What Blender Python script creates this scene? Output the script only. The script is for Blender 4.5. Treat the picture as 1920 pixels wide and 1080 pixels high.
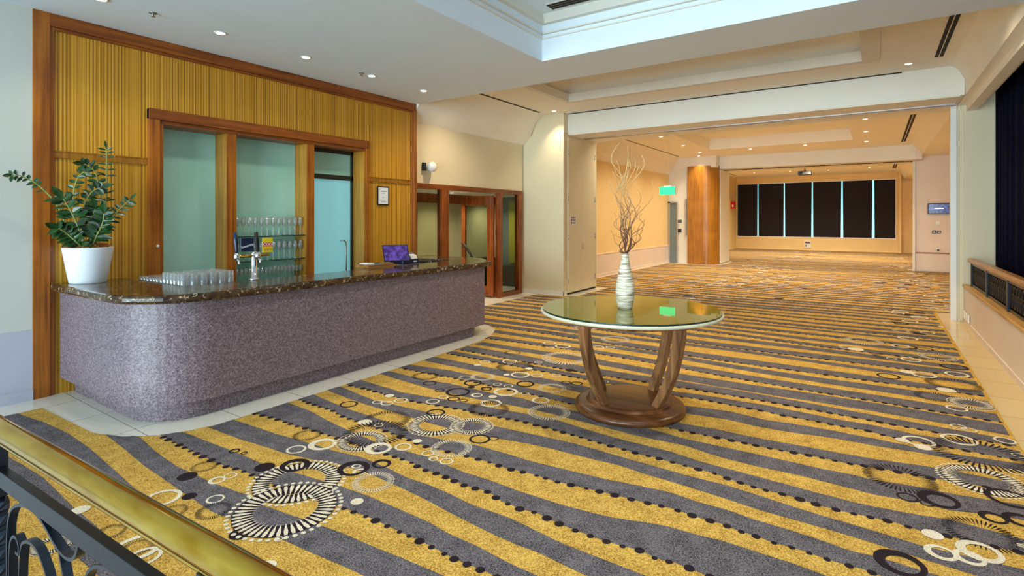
import bpy, bmesh, math, random
from mathutils import Vector, Matrix
random.seed(7)
for o in list(bpy.data.objects): bpy.data.objects.remove(o)
SC = bpy.context.scene
COL = SC.collection
PI = math.pi
# ------------------------------------------------------------------ camera
YAW = 0.597
cd = bpy.data.cameras.new('camera'); cam = bpy.data.objects.new('camera', cd); COL.objects.link(cam)
cam.location = (0, 0, 1.65); cam.rotation_euler = (PI/2, 0, YAW)
cd.sensor_width = 36; cd.lens = 36*1000/1920.0
cd.shift_x = 0; cd.shift_y = -(540-410.5)/1920.0
cd.clip_start = 0.05; cd.clip_end = 200
SC.camera = cam
# ------------------------------------------------------------------ world, exposure
SC.view_settings.view_transform = 'Standard'; SC.view_settings.look = 'None'
SC.view_settings.gamma = 1; SC.view_settings.use_curve_mapping = False
SC.view_settings.exposure = 0.57
SC.cycles.diffuse_bounces = 6; SC.cycles.max_bounces = 14; SC.cycles.transparent_max_bounces = 16
wd = bpy.data.worlds.new('world'); SC.world = wd; wd.use_nodes = True
bg = wd.node_tree.nodes['Background']
bg.inputs[0].default_value = (0.62, 0.84, 1.0, 1); bg.inputs[1].default_value = 0.72
_d = bpy.data.lights.new('daylight_fill', 'AREA'); _d.shape = 'RECTANGLE'; _d.size = 22; _d.size_y = 11; _d.energy = 7600; _d.color = (0.72, 0.92, 1.0)  # added unseen area light, standing in for daylight from behind the camera
_o = bpy.data.objects.new('daylight_fill', _d); COL.objects.link(_o); _o.location = (-1.5, -22, 1.6); _o.rotation_euler = (PI/2, 0, 0)
# ------------------------------------------------------------------ materials
def srgb(r, g, b):
    f = lambda c: (c/255/12.92) if c/255 <= 0.04045 else ((c/255+0.055)/1.055)**2.4
    return (f(r), f(g), f(b), 1)
class NT:
    def __init__(s, name):
        s.m = bpy.data.materials.new(name); s.m.use_nodes = True
        s.t = s.m.node_tree; s.b = s.t.nodes['Principled BSDF']; s.out = s.t.nodes['Material Output']
    def n(s, typ, **kw):
        nd = s.t.nodes.new(typ)
        for k, v in kw.items():
            if k.startswith('i_'): nd.inputs[k[2:].replace('_', ' ')].default_value = v
            else: setattr(nd, k, v)
        return nd
    def l(s, a, b): s.t.links.new(a, b)
    def coords(s, scale=(1, 1, 1), rot=(0, 0, 0)):
        tc = s.n('ShaderNodeTexCoord'); mp = s.n('ShaderNodeMapping')
        mp.inputs['Scale'].default_value = scale; mp.inputs['Rotation'].default_value = rot
        s.l(tc.outputs['Object'], mp.inputs[0]); return mp.outputs[0]
    def noise(s, co, scale, detail=2, rough=0.5):
        n = s.n('ShaderNodeTexNoise'); n.inputs['Scale'].default_value = scale
        n.inputs['Detail'].default_value = detail; n.inputs['Roughness'].default_value = rough
        s.l(co, n.inputs['Vector']); return n.outputs[0]
    def ramp(s, fac, stops, interp='LINEAR'):
        r = s.n('ShaderNodeValToRGB'); r.color_ramp.interpolation = interp
        e = r.color_ramp.elements
        while len(e) < len(stops): e.new(0.5)
        for i, (p, c) in enumerate(stops): e[i].position = p; e[i].color = c
        s.l(fac, r.inputs[0]); return r.outputs[0]
    def base(s, c): s.l(c, s.b.inputs['Base Color'])
    def bump(s, h, st=0.2, dist=0.01):
        b = s.n('ShaderNodeBump'); b.inputs['Strength'].default_value = st; b.inputs['Distance'].default_value = dist
        s.l(h, b.inputs['Height']); s.l(b.outputs[0], s.b.inputs['Normal'])
def plain(name, c, rough=0.5, metal=0, spec=0.5, emit=None, es=1, var=0.0):
    t = NT(name); t.b.inputs['Base Color'].default_value = c
    t.b.inputs['Roughness'].default_value = rough; t.b.inputs['Metallic'].default_value = metal
    t.b.inputs['Specular IOR Level'].default_value = spec
    if emit: t.b.inputs['Emission Color'].default_value = emit; t.b.inputs['Emission Strength'].default_value = es
    if var:
        n = t.noise(t.coords(), 1.7, 3)
        t.base(t.ramp(n, [(0.3, tuple(x*(1-var) for x in c[:3])+(1,)), (0.7, tuple(min(1, x*(1+var)) for x in c[:3])+(1,))]))
    return t.m
M = {}
M['white'] = plain('painted_plaster', srgb(226, 222, 210), 0.7, var=0.02)
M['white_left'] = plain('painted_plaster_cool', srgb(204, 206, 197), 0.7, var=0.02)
M['warmlight_cream'] = plain('warm_light_cream_paint', srgb(222, 210, 178), 0.65)  # cream; on the right wall return it puts warm light into the colour
M['ceil'] = plain('ceiling_paint', srgb(226, 236, 244), 0.85, var=0.015)
M['ceil_beige'] = plain('ceiling_paint_beige', srgb(242, 236, 222), 0.85, var=0.02)
M['dado'] = plain('dado_panel', srgb(222, 206, 192), 0.45, var=0.03)
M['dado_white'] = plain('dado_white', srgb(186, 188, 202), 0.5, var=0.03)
M['warmwall'] = plain('warm_wall', srgb(232, 204, 146), 0.6, var=0.03)
M['black'] = plain('black_plastic', srgb(14, 14, 16), 0.35)
M['blackiron'] = plain('wrought_iron', srgb(26, 30, 36), 0.32, 0.6)
M['iron_light'] = plain('blue_grey_iron', srgb(38, 46, 58), 0.3, 0.5)
M['dark_slot'] = plain('dark_slot', srgb(16, 14, 12), 0.8)
M['steel'] = plain('brushed_steel', srgb(190, 192, 196), 0.25, 1)
M['chrome'] = plain('chrome', srgb(225, 225, 228), 0.08, 1)
M['potwhite'] = plain('white_ceramic', srgb(232, 236, 240), 0.3)
M['paper'] = plain('paper', srgb(235, 235, 236), 0.7)
M['ink'] = plain('printed_ink', srgb(90, 88, 92), 0.7)
M['plastic_white'] = plain('white_plastic', srgb(232, 230, 224), 0.4)
M['navy'] = plain('navy_plastic', srgb(16, 34, 66), 0.35)
M['yellow'] = plain('yellow_badge', srgb(232, 200, 30), 0.4)
M['red'] = plain('red_plastic', srgb(190, 24, 16), 0.4)
M['tealtape'] = plain('blue_plastic', srgb(60, 140, 170), 0.4)
M['blind'] = plain('blackout_blind', srgb(18, 12, 20), 0.85)
M['lime'] = plain('lime_panel', srgb(150, 150, 20), 0.5)
M['lobbygrey'] = plain('lobby_grey', srgb(110, 125, 125), 0.6)
M['darkcab'] = plain('dark_cabinet', srgb(38, 42, 34), 0.4)
M['lens'] = plain('lamp_lens', srgb(255, 250, 240), 0.4, emit=(1, 0.9, 0.75, 1), es=6)
M['exit_green'] = plain('exit_sign_face', srgb(10, 160, 90), 0.4, emit=(0.03, 0.85, 0.28, 1), es=1.0)
M['skyglow'] = plain('daylight_outside', srgb(200, 230, 240), 0.6, emit=(0.25, 0.72, 0.85, 1), es=1.0)
M['fluoro'] = plain('lit_sign', srgb(220, 230, 255), 0.5, emit=(0.8, 0.85, 1, 1), es=1.2)
def fabric(name, c1, c2, scale=150, rough=0.95, bump=0.3):
    t = NT(name); co = t.coords()
    n1 = t.noise(co, scale, 2, 0.7); n2 = t.noise(t.coords((1, 1, 1)), 9, 3)
    mx = t.n('ShaderNodeMath', operation='MULTIPLY_ADD'); t.l(n2, mx.inputs[0]); mx.inputs[1].default_value = 0.25; t.l(n1, mx.inputs[2])
    t.base(t.ramp(mx.outputs[0], [(0.46, c1), (0.78, c2)]))
    t.b.inputs['Roughness'].default_value = rough; t.b.inputs['Specular IOR Level'].default_value = 0.15
    t.bump(n1, bump, 0.004); return t.m
M['gold'] = fabric('gold_carpet_pile', srgb(132, 92, 26), srgb(234, 192, 96))
M['grey'] = fabric('charcoal_carpet_pile', srgb(36, 33, 37), srgb(130, 123, 125))
M['dark'] = fabric('dark_carpet_pile', srgb(26, 18, 22), srgb(50, 38, 42))
M['cream'] = fabric('cream_carpet_pile', srgb(190, 174, 140), srgb(244, 234, 210))
M['curtain'] = fabric('navy_curtain', srgb(2, 3, 16), srgb(10, 12, 42), 60)
M['coir'] = fabric('coir_fibre', srgb(110, 66, 24), srgb(200, 140, 80), 70, bump=1)
def wood(name, c1, c2, axis='z', scale=1.0, rough=0.35, grain=30):
    t = NT(name); s = {'z': (grain, grain, 1.2), 'y': (grain, 1.2, grain), 'x': (1.2, grain, grain)}[axis]
    co = t.coords(tuple(q*scale for q in s))
    n = t.noise(co, 1.0, 4, 0.6); n2 = t.noise(t.coords(), 2.5, 2)
    mx = t.n('ShaderNodeMath', operation='MULTIPLY_ADD'); t.l(n2, mx.inputs[0]); mx.inputs[1].default_value = 0.35; t.l(n, mx.inputs[2])
    t.base(t.ramp(mx.outputs[0], [(0.45, c1), (0.85, c2)]))
    t.b.inputs['Roughness'].default_value = rough; t.bump(n, 0.08, 0.003); return t.m
M['frame_z'] = wood('honey_frame_wood_upright', srgb(116, 56, 8), srgb(178, 104, 26), 'z')
M['frame_y'] = wood('honey_frame_wood_rail', srgb(104, 48, 8), srgb(162, 88, 20), 'y')
M['jamb'] = wood('light_reveal_wood', srgb(150, 100, 20), srgb(198, 142, 50), 'z')
M['redwood'] = wood('red_brown_door_wood', srgb(96, 40, 14), srgb(160, 84, 32), 'z', rough=0.25)
M['redwood_y'] = wood('red_brown_door_rail', srgb(88, 40, 14), srgb(146, 80, 32), 'y', rough=0.25)
M['column'] = wood('golden_column_veneer', srgb(128, 78, 14), srgb(176, 118, 34), 'z', grain=40)
M['table'] = wood('walnut_table_wood', srgb(76, 44, 24), srgb(156, 108, 68), 'z', rough=0.35, grain=22)
M['table_base'] = wood('walnut_base_wood', srgb(66, 34, 14), srgb(128, 78, 40), 'x', rough=0.28, grain=14)
M['railwood'] = wood('handrail_wood', srgb(120, 76, 36), srgb(180, 128, 74), 'y', rough=0.3)
M['ledgewood'] = wood('ledge_wood', srgb(166, 120, 60), srgb(206, 160, 92), 'y', rough=0.4)
def reeded():
    t = NT('reeded_bamboo_panel'); co = t.coords((1, 1, 1))
    sx = t.n('ShaderNodeSeparateXYZ'); t.l(co, sx.inputs[0])
    # irregular vertical reeds along Y
    mp = t.coords((0.02, 75, 0.3)); n = t.noise(mp, 1.0, 2, 0.6)
    mp2 = t.coords((0.02, 16, 0.1)); n2 = t.noise(mp2, 1.0, 1)
    wv = t.n('ShaderNodeMath', operation='SINE'); ml = t.n('ShaderNodeMath', operation='MULTIPLY'); t.l(sx.outputs[1], ml.inputs[0]); ml.inputs[1].default_value = 2*PI/0.030
    t.l(ml.outputs[0], wv.inputs[0])
    a = t.n('ShaderNodeMath', operation='MULTIPLY_ADD'); t.l(wv.outputs[0], a.inputs[0]); a.inputs[1].default_value = 0.10; t.l(n, a.inputs[2])
    b = t.n('ShaderNodeMath', operation='MULTIPLY_ADD'); t.l(n2, b.inputs[0]); b.inputs[1].default_value = 0.2; t.l(a.outputs[0], b.inputs[2])
    t.base(t.ramp(b.outputs[0], [(0.36, srgb(128, 80, 6)), (0.58, srgb(196, 138, 28)), (0.88, srgb(230, 176, 58))]))
    t.b.inputs['Roughness'].default_value = 0.45; t.bump(a.outputs[0], 0.5, 0.008); return t.m
M['reed'] = reeded()
def granite():
    t = NT('speckled_granite_laminate'); co = t.coords()
    v = t.n('ShaderNodeTexVoronoi'); v.inputs['Scale'].default_value = 95; t.l(co, v.inputs['Vector'])
    n = t.noise(co, 150, 2, 0.8)
    mx = t.n('ShaderNodeMath', operation='MULTIPLY_ADD'); t.l(v.outputs['Color'], mx.inputs[0]); mx.inputs[1].default_value = 0.3; t.l(n, mx.inputs[2])
    t.base(t.ramp(mx.outputs[0], [(0.38, srgb(52, 40, 46)), (0.62, srgb(108, 92, 98)), (0.86, srgb(160, 146, 154))]))
    t.b.inputs['Roughness'].default_value = 0.42; return t.m
M['granite'] = granite()
def marble():
    t = NT('dark_emperador_marble'); co = t.coords()
    v = t.n('ShaderNodeTexVoronoi', feature='DISTANCE_TO_EDGE'); v.inputs['Scale'].default_value = 9
    d = t.n('ShaderNodeVectorMath', operation='ADD'); nn = t.n('ShaderNodeTexNoise'); nn.inputs['Scale'].default_value = 7; nn.inputs['Detail'].default_value = 5
    t.l(co, nn.inputs['Vector']); sc = t.n('ShaderNodeVectorMath', operation='SCALE'); sc.inputs['Scale'].default_value = 0.35; t.l(nn.outputs['Color'], sc.inputs[0])
    t.l(co, d.inputs[0]); t.l(sc.outputs[0], d.inputs[1]); t.l(d.outputs[0], v.inputs['Vector'])
    n = t.noise(co, 16, 5, 0.7)
    vein = t.ramp(v.outputs['Distance'], [(0.0, (1, 1, 1, 1)), (0.06, (0, 0, 0, 1))])
    br = t.ramp(n, [(0.35, srgb(34, 22, 12)), (0.55, srgb(70, 48, 26)), (0.75, srgb(120, 92, 54))])
    spot = t.ramp(t.noise(co, 28, 3, 0.6), [(0.5, (0, 0, 0, 1)), (0.62, (1, 1, 1, 1))])
    mul = t.n('ShaderNodeMath', operation='MULTIPLY'); t.l(vein, mul.inputs[0]); t.l(spot, mul.inputs[1])
    m = t.n('ShaderNodeMix', data_type='RGBA'); t.l(mul.outputs[0], m.inputs[0]); t.l(br, m.inputs[6]); m.inputs[7].default_value = srgb(214, 196, 160)
    t.base(m.outputs[2]); t.b.inputs['Roughness'].default_value = 0.12; return t.m
M['marble'] = marble()
def tile(name='cream_floor_tile', c=(236, 230, 214)):
    t = NT(name); co = t.coords()
    b = t.n('ShaderNodeTexBrick'); b.offset = 0; b.inputs['Scale'].default_value = 1
    b.inputs['Brick Width'].default_value = 0.6; b.inputs['Row Height'].default_value = 0.6; b.inputs['Mortar Size'].default_value = 0.003
    b.inputs['Color1'].default_value = srgb(*c); b.inputs['Color2'].default_value = srgb(c[0]-6, c[1]-6, c[2]-8); b.inputs['Mortar'].default_value = srgb(120, 112, 96)
    t.l(co, b.inputs['Vector']); t.base(b.outputs[0]); t.b.inputs['Roughness'].default_value = 0.14; return t.m
M['tile'] = tile(); M['tile_beige'] = tile('beige_floor_tile', (214, 188, 136))
def frosted():
    t = NT('frosted_green_glass')
    n = t.noise(t.coords(), 0.9, 2)
    t.base(t.ramp(n, [(0.3, srgb(158, 218, 200)), (0.7, srgb(186, 236, 224))]))
    t.b.inputs['Roughness'].default_value = 0.28; t.b.inputs['Specular IOR Level'].default_value = 0.6; return t.m
M['frost'] = frosted()
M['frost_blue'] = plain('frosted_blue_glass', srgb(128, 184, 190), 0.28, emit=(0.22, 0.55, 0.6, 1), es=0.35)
M['frost_lobby'] = plain('frosted_olive_glass', srgb(168, 164, 124), 0.3)
def clear(name, tint=(0.93, 0.97, 0.95, 1), refl=0.16, rough=0.02, dark=None):
    t = NT(name); tr = t.n('ShaderNodeBsdfTransparent'); tr.inputs[0].default_value = tint
    gl = t.n('ShaderNodeBsdfGlossy'); gl.inputs['Roughness'].default_value = rough
    lw = t.n('ShaderNodeLayerWeight'); lw.inputs['Blend'].default_value = refl
    mx = t.n('ShaderNodeMixShader'); t.l(lw.outputs['Facing' if refl > 0.3 else 'Fresnel'], mx.inputs[0]); t.l(tr.outputs[0], mx.inputs[1]); t.l(gl.outputs[0], mx.inputs[2])
    t.l(mx.outputs[0], t.out.inputs[0]); return t.m
M['glass'] = clear('drinking_glass', (0.95, 0.97, 0.97, 1), 0.5, 0.04)
_g = M['glass'].node_tree; _mx = [n for n in _g.nodes if n.type == 'MIX_SHADER'][0]; _df = _g.nodes.new('ShaderNodeBsdfDiffuse'); _df.inputs[0].default_value = (.9, .95, .97, 1)
_m2 = _g.nodes.new('ShaderNodeMixShader'); _m2.inputs[0].default_value = .09; _g.links.new(_mx.outputs[0], _m2.inputs[1]); _g.links.new(_df.outputs[0], _m2.inputs[2]); _g.links.new(_m2.outputs[0], [n for n in _g.nodes if n.type == 'OUTPUT_MATERIAL'][0].inputs[0])  # faint white diffuse mixed in to stand for bright highlights on the glass
M['doorglass'] = clear('door_glass', (0.8, 0.82, 0.76, 1), 0.12)
M['shelfglass'] = clear('shelf_glass', (0.8, 0.9, 0.86, 1), 0.3)
M['shelfedge'] = plain('shelf_glass_edge', srgb(30, 70, 60), 0.2)
def veneer():
    t = NT('veneer_under_glass'); co = t.coords()
    g = t.n('ShaderNodeTexGradient', gradient_type='RADIAL'); t.l(co, g.inputs[0])
    ml = t.n('ShaderNodeMath', operation='MULTIPLY'); t.l(g.outputs['Fac'], ml.inputs[0]); ml.inputs[1].default_value = 16
    fr = t.n('ShaderNodeMath', operation='FRACT'); t.l(ml.outputs[0], fr.inputs[0])
    n = t.noise(t.coords((6, 6, 6)), 2, 4)
    a = t.n('ShaderNodeMath', operation='MULTIPLY_ADD'); t.l(fr.outputs[0], a.inputs[0]); a.inputs[1].default_value = 0.25; t.l(n, a.inputs[2])
    t.base(t.ramp(a.outputs[0], [(0.35, srgb(84, 80, 16)), (0.85, srgb(122, 114, 38))]))
    t.b.inputs['Roughness'].default_value = 0.5
    t.b.inputs['Coat Weight'].default_value = 1; t.b.inputs['Coat Roughness'].default_value = 0.02; t.b.inputs['Coat IOR'].default_value = 1.5; t.b.inputs['Coat Tint'].default_value = (.8, .88, .35, 1)
    return t.m
M['veneer'] = veneer()
M['table_rim'] = plain('pale_table_edge', srgb(200, 196, 170), 0.35, var=0.05)
M['glassedge'] = plain('dark_glass_edge', srgb(16, 40, 26), 0.1)
def brass():
    t = NT('polished_brass'); n = t.noise(t.coords((2, 8, 8)), 3, 3)
    t.base(t.ramp(n, [(0.3, srgb(190, 140, 34)), (0.7, srgb(226, 188, 80))]))
    t.b.inputs['Metallic'].default_value = 1; t.b.inputs['Roughness'].default_value = 0.13; return t.m
M['brass'] = brass()
def vase_m():
    t = NT('woven_shell_vase'); co = t.coords((7, 7, 110)); n = t.noise(co, 1.0, 3, 0.7)
    t.base(t.ramp(n, [(0.36, srgb(120, 100, 70)), (0.5, srgb(206, 194, 168)), (0.7, srgb(240, 236, 226))]))
    t.b.inputs['Roughness'].default_value = 0.3; t.bump(n, 0.6, 0.006); return t.m
M['vase'] = vase_m()
M['leaf'] = NT('glossy_leaf').m
_t = NT('glossy_leaf'); _n = _t.noise(_t.coords(), 14, 2); _t.base(_t.ramp(_n, [(0.3, srgb(8, 32, 12)), (0.7, srgb(38, 82, 30))])); _t.b.inputs['Roughness'].default_value = 0.3; M['leaf'] = _t.m
M['stemgreen'] = plain('green_stem', srgb(140, 152, 84), 0.5)
def branch_m():
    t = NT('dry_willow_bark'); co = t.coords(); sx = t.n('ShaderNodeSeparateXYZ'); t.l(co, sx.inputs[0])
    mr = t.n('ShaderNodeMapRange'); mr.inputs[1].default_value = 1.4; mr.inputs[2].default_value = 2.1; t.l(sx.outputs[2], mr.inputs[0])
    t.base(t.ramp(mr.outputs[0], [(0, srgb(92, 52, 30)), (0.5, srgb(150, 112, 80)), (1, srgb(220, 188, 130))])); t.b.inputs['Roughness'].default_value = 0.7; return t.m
M['branch'] = branch_m()
def screen_m(name, c):
    t = NT(name); n = t.noise(t.coords((14, 14, 14)), 1, 2)
    r = t.ramp(n, [(0.4, (c[0]*0.3, c[1]*0.3, c[2]*0.3, 1)), (0.62, c)])
    t.base(r); t.l(r, t.b.inputs['Emission Color']); t.b.inputs['Emission Strength'].default_value = 0.3; t.b.inputs['Roughness'].default_value = 0.15; return t.m
M['screen'] = screen_m('lit_screen', (0.10, 0.05, 0.30, 1))
M['tvscreen'] = screen_m('tv_screen', (0.09, 0.12, 0.42, 1))
# woven carpet pattern (floor metres) and plant stems
STRIPES=[([(-5.96,1.07),(-4.99,1.09),(-4.72,1.11),(-4.37,1.13),(-4.05,1.12),(-3.79,1.11),(-3.47,1.11)],[(-5.05,0.91),(-4.25,0.96),(-4.07,0.97),(-3.76,0.96),(-3.45,0.95),(-3.04,0.96)],0),([(-5.98,1.38),(-5.55,1.44),(-5.11,1.47),(-4.63,1.46),(-4.19,1.43),(-3.77,1.4),(-3.55,1.39),(-3.06,1.39),(-2.66,1.41),(-2.33,1.43)],[(-5.97,1.2),(-5.74,1.22),(-5.14,1.26),(-4.62,1.28),(-3.98,1.25),(-3.47,1.24),(-3.0,1.23),(-2.49,1.24)],0),([(-4.6,1.75),(-4.18,1.7),(-3.82,1.68),(-3.67,1.69),(-3.4,1.7),(-3.11,1.74),(-2.9,1.73),(-2.68,1.76),(-2.54,1.78),(-2.31,1.81),(-2.12,1.82),(-1.9,1.84),(-1.74,1.85),(-1.59,1.86)],[(-4.82,1.62),(-4.49,1.6),(-4.0,1.56),(-3.67,1.55),(-3.42,1.54),(-3.07,1.53),(-2.88,1.56),(-2.73,1.58),(-2.52,1.6),(-2.28,1.62),(-2.09,1.64),(-1.96,1.65)],0),([(-4.39,1.98),(-4.0,2.0),(-3.8,2.01),(-3.6,2.02),(-3.36,2.02),(-3.1,2.07),(-2.95,2.09),(-2.72,2.12),(-2.48,2.14),(-2.2,2.14),(-2.01,2.14),(-1.84,2.12),(-1.66,2.12),(-1.44,2.1),(-1.31,2.1)],[(-4.49,1.85),(-4.22,1.85),(-3.89,1.85),(-3.71,1.86),(-3.59,1.86),(-3.44,1.89),(-3.27,1.9),(-3.09,1.9),(-2.92,1.92),(-2.74,1.95),(-2.52,1.97),(-2.3,1.99),(-2.05,1.99),(-1.88,1.99),(-1.69,1.98),(-1.48,1.99)],1),([(-4.37,2.33),(-4.02,2.35),(-3.79,2.36),(-3.63,2.38),(-3.32,2.41),(-3.16,2.42),(-2.96,2.46),(-2.83,2.46),(-2.64,2.45),(-2.45,2.43),(-2.29,2.44),(-2.1,2.43),(-1.92,2.41),(-1.66,2.42),(-1.48,2.4),(-1.32,2.38),(-1.16,2.38),(-1.04,2.38),(-0.93,2.38)],[(-4.41,2.12),(-4.28,2.14),(-3.97,2.15),(-3.66,2.18),(-3.42,2.2),(-3.22,2.24),(-2.96,2.31),(-2.66,2.33),(-2.45,2.32),(-2.29,2.31),(-2.17,2.3),(-1.92,2.27),(-1.7,2.25),(-1.5,2.24),(-1.37,2.25),(-1.16,2.23)],0),([(-4.32,2.82),(-4.03,2.81),(-3.6,2.74),(-3.2,2.7),(-2.92,2.68),(-2.68,2.71),(-2.56,2.72),(-2.21,2.69),(-2.01,2.7),(-1.8,2.69),(-1.5,2.7),(-1.32,2.72),(-1.2,2.74),(-1.05,2.79),(-0.92,2.83),(-0.76,2.84),(-0.64,2.86),(-0.5,2.86),(-0.34,2.86),(-0.2,2.85)],[(-4.33,2.51),(-4.08,2.54),(-3.81,2.54),(-3.67,2.56),(-3.29,2.58),(-3.0,2.58),(-2.82,2.59),(-2.7,2.6),(-2.59,2.6),(-2.51,2.58),(-2.42,2.57),(-2.31,2.58),(-2.09,2.56),(-1.92,2.58),(-1.81,2.54),(-1.66,2.53),(-1.56,2.55),(-1.45,2.53),(-1.31,2.52),(-1.18,2.52),(-1.06,2.53),(-0.96,2.55),(-0.87,2.53),(-0.79,2.55),(-0.71,2.55),(-0.65,2.54)],1),([(-4.36,3.09),(-3.96,3.04),(-3.72,3.02),(-3.31,3.01),(-3.04,2.99),(-2.8,2.97),(-2.4,3.06),(-2.1,3.07),(-1.91,3.07),(-1.61,3.1),(-1.42,3.12),(-1.2,3.16),(-1.02,3.19),(-0.84,3.17),(-0.71,3.18),(-0.55,3.16),(-0.38,3.16),(-0.24,3.15),(-0.09,3.13),(0.01,3.15),(0.18,3.14)],[(-4.34,2.93),(-4.18,2.92),(-4.01,2.92),(-3.83,2.92),(-3.66,2.88),(-3.29,2.88),(-2.92,2.86),(-2.68,2.84),(-2.37,2.88),(-2.16,2.9),(-2.01,2.89),(-1.82,2.92),(-1.65,2.92),(-1.46,2.95),(-1.39,2.96),(-1.23,2.98),(-1.13,2.99),(-0.96,3.02),(-0.8,3.01),(-0.68,3.02),(-0.61,3.0),(-0.5,3.0),(-0.43,2.99),(-0.31,3.0),(-0.18,2.99),(-0.13,2.99),(-0.04,3.0),(0.04,2.99)],1),([(-4.32,3.38),(-4.01,3.33),(-3.76,3.3),(-3.15,3.35),(-2.77,3.38),(-2.52,3.42),(-2.36,3.44),(-2.06,3.47),(-1.81,3.49),(-1.58,3.48),(-1.31,3.47),(-1.01,3.46),(-0.74,3.47),(-0.57,3.45),(-0.33,3.42),(-0.19,3.41),(0.01,3.4),(0.19,3.38),(0.58,3.42)],[(-4.36,3.24),(-4.01,3.2),(-3.69,3.18),(-3.42,3.19),(-3.0,3.18),(-2.62,3.19),(-2.33,3.25),(-2.09,3.3),(-1.84,3.32),(-1.62,3.33),(-1.41,3.35),(-1.26,3.33),(-0.97,3.32),(-0.71,3.3),(-0.54,3.28),(-0.32,3.28),(-0.19,3.28),(0.01,3.27),(0.21,3.25),(0.38,3.24)],0),([(-4.38,3.64),(-4.04,3.62),(-3.71,3.6),(-3.43,3.64),(-2.97,3.72),(-2.7,3.75),(-2.43,3.79),(-2.19,3.82),(-1.83,3.77),(-1.58,3.75),(-1.42,3.75),(-1.2,3.75),(-0.98,3.71),(-0.7,3.7),(-0.44,3.69),(-0.28,3.68),(-0.1,3.68),(0.01,3.69),(0.19,3.72),(0.34,3.76),(0.52,3.75),(0.64,3.74)],[(-4.37,3.46),(-4.02,3.47),(-3.8,3.47),(-3.5,3.47),(-3.3,3.5),(-2.98,3.56),(-2.64,3.59),(-2.37,3.63),(-2.08,3.63),(-1.9,3.62),(-1.64,3.6),(-1.53,3.6),(-1.36,3.59),(-1.25,3.6),(-1.05,3.59),(-0.86,3.59),(-0.74,3.56),(-0.59,3.54),(-0.44,3.55),(-0.27,3.53),(-0.13,3.53),(-0.07,3.54),(0.09,3.56),(0.2,3.54),(0.3,3.56),(0.61,3.59)],1),([(-4.29,4.02),(-3.78,4.01),(-3.52,4.06),(-2.97,4.06),(-2.69,4.1),(-2.49,4.07),(-2.17,4.08),(-1.41,4.06),(-1.18,4.03),(-0.86,4.04),(-0.58,4.05),(-0.31,4.05),(-0.11,4.07),(-0.03,4.06),(0.21,4.11),(0.38,4.12),(0.58,4.16),(0.71,4.19)],[(-4.28,3.89),(-3.61,3.83),(-3.19,3.83),(-2.83,3.87),(-2.5,3.91),(-2.3,3.91),(-1.47,3.88),(-1.14,3.91),(-0.92,3.86),(-0.64,3.85),(-0.38,3.87),(-0.22,3.86),(0.01,3.85),(0.2,3.89),(0.36,3.88),(0.56,3.97),(0.68,3.98)],0),([(-4.43,4.31),(-4.12,4.37),(-3.83,4.41),(-3.18,4.41),(-2.92,4.4),(-2.54,4.36),(-2.24,4.36),(-1.32,4.31),(-1.04,4.35),(-0.72,4.35),(-0.43,4.38),(-0.25,4.39),(0.01,4.42),(0.26,4.48),(0.41,4.5),(0.77,4.51)],[(-4.39,4.18),(-3.94,4.19),(-3.66,4.22),(-3.24,4.24),(-2.89,4.22),(-2.64,4.24),(-2.24,4.22),(-1.33,4.17),(-1.09,4.18),(-0.8,4.2),(-0.65,4.2),(-0.49,4.22),(-0.31,4.24),(-0.15,4.24),(-0.07,4.26),(0.31,4.3),(0.43,4.33),(0.74,4.36)],1),([(-1.4,4.74),(-1.24,4.78),(-1.01,4.82),(-0.91,4.8),(-0.74,4.78),(-0.47,4.82),(-0.27,4.83),(0.01,4.83),(0.36,4.81),(0.83,4.89)],[(-1.34,4.55),(-1.19,4.58),(-1.03,4.61),(-0.76,4.59),(-0.55,4.61),(-0.26,4.67),(0.01,4.68),(0.27,4.72),(0.47,4.72),(0.81,4.75)],0),([(-1.59,5.08),(-1.37,5.12),(-1.16,5.14),(-0.98,5.14),(-0.79,5.16),(-0.66,5.15),(-0.45,5.14),(-0.29,5.12),(0.01,5.14),(0.26,5.1),(0.52,5.14),(0.82,5.15)],[(-1.52,4.95),(-1.34,4.99),(-1.12,4.99),(-0.95,4.99),(-0.76,4.99),(-0.64,4.97),(-0.43,4.98),(-0.28,4.97),(-0.04,4.98),(0.09,4.94),(0.26,4.94),(0.79,4.95)],1)]
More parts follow.
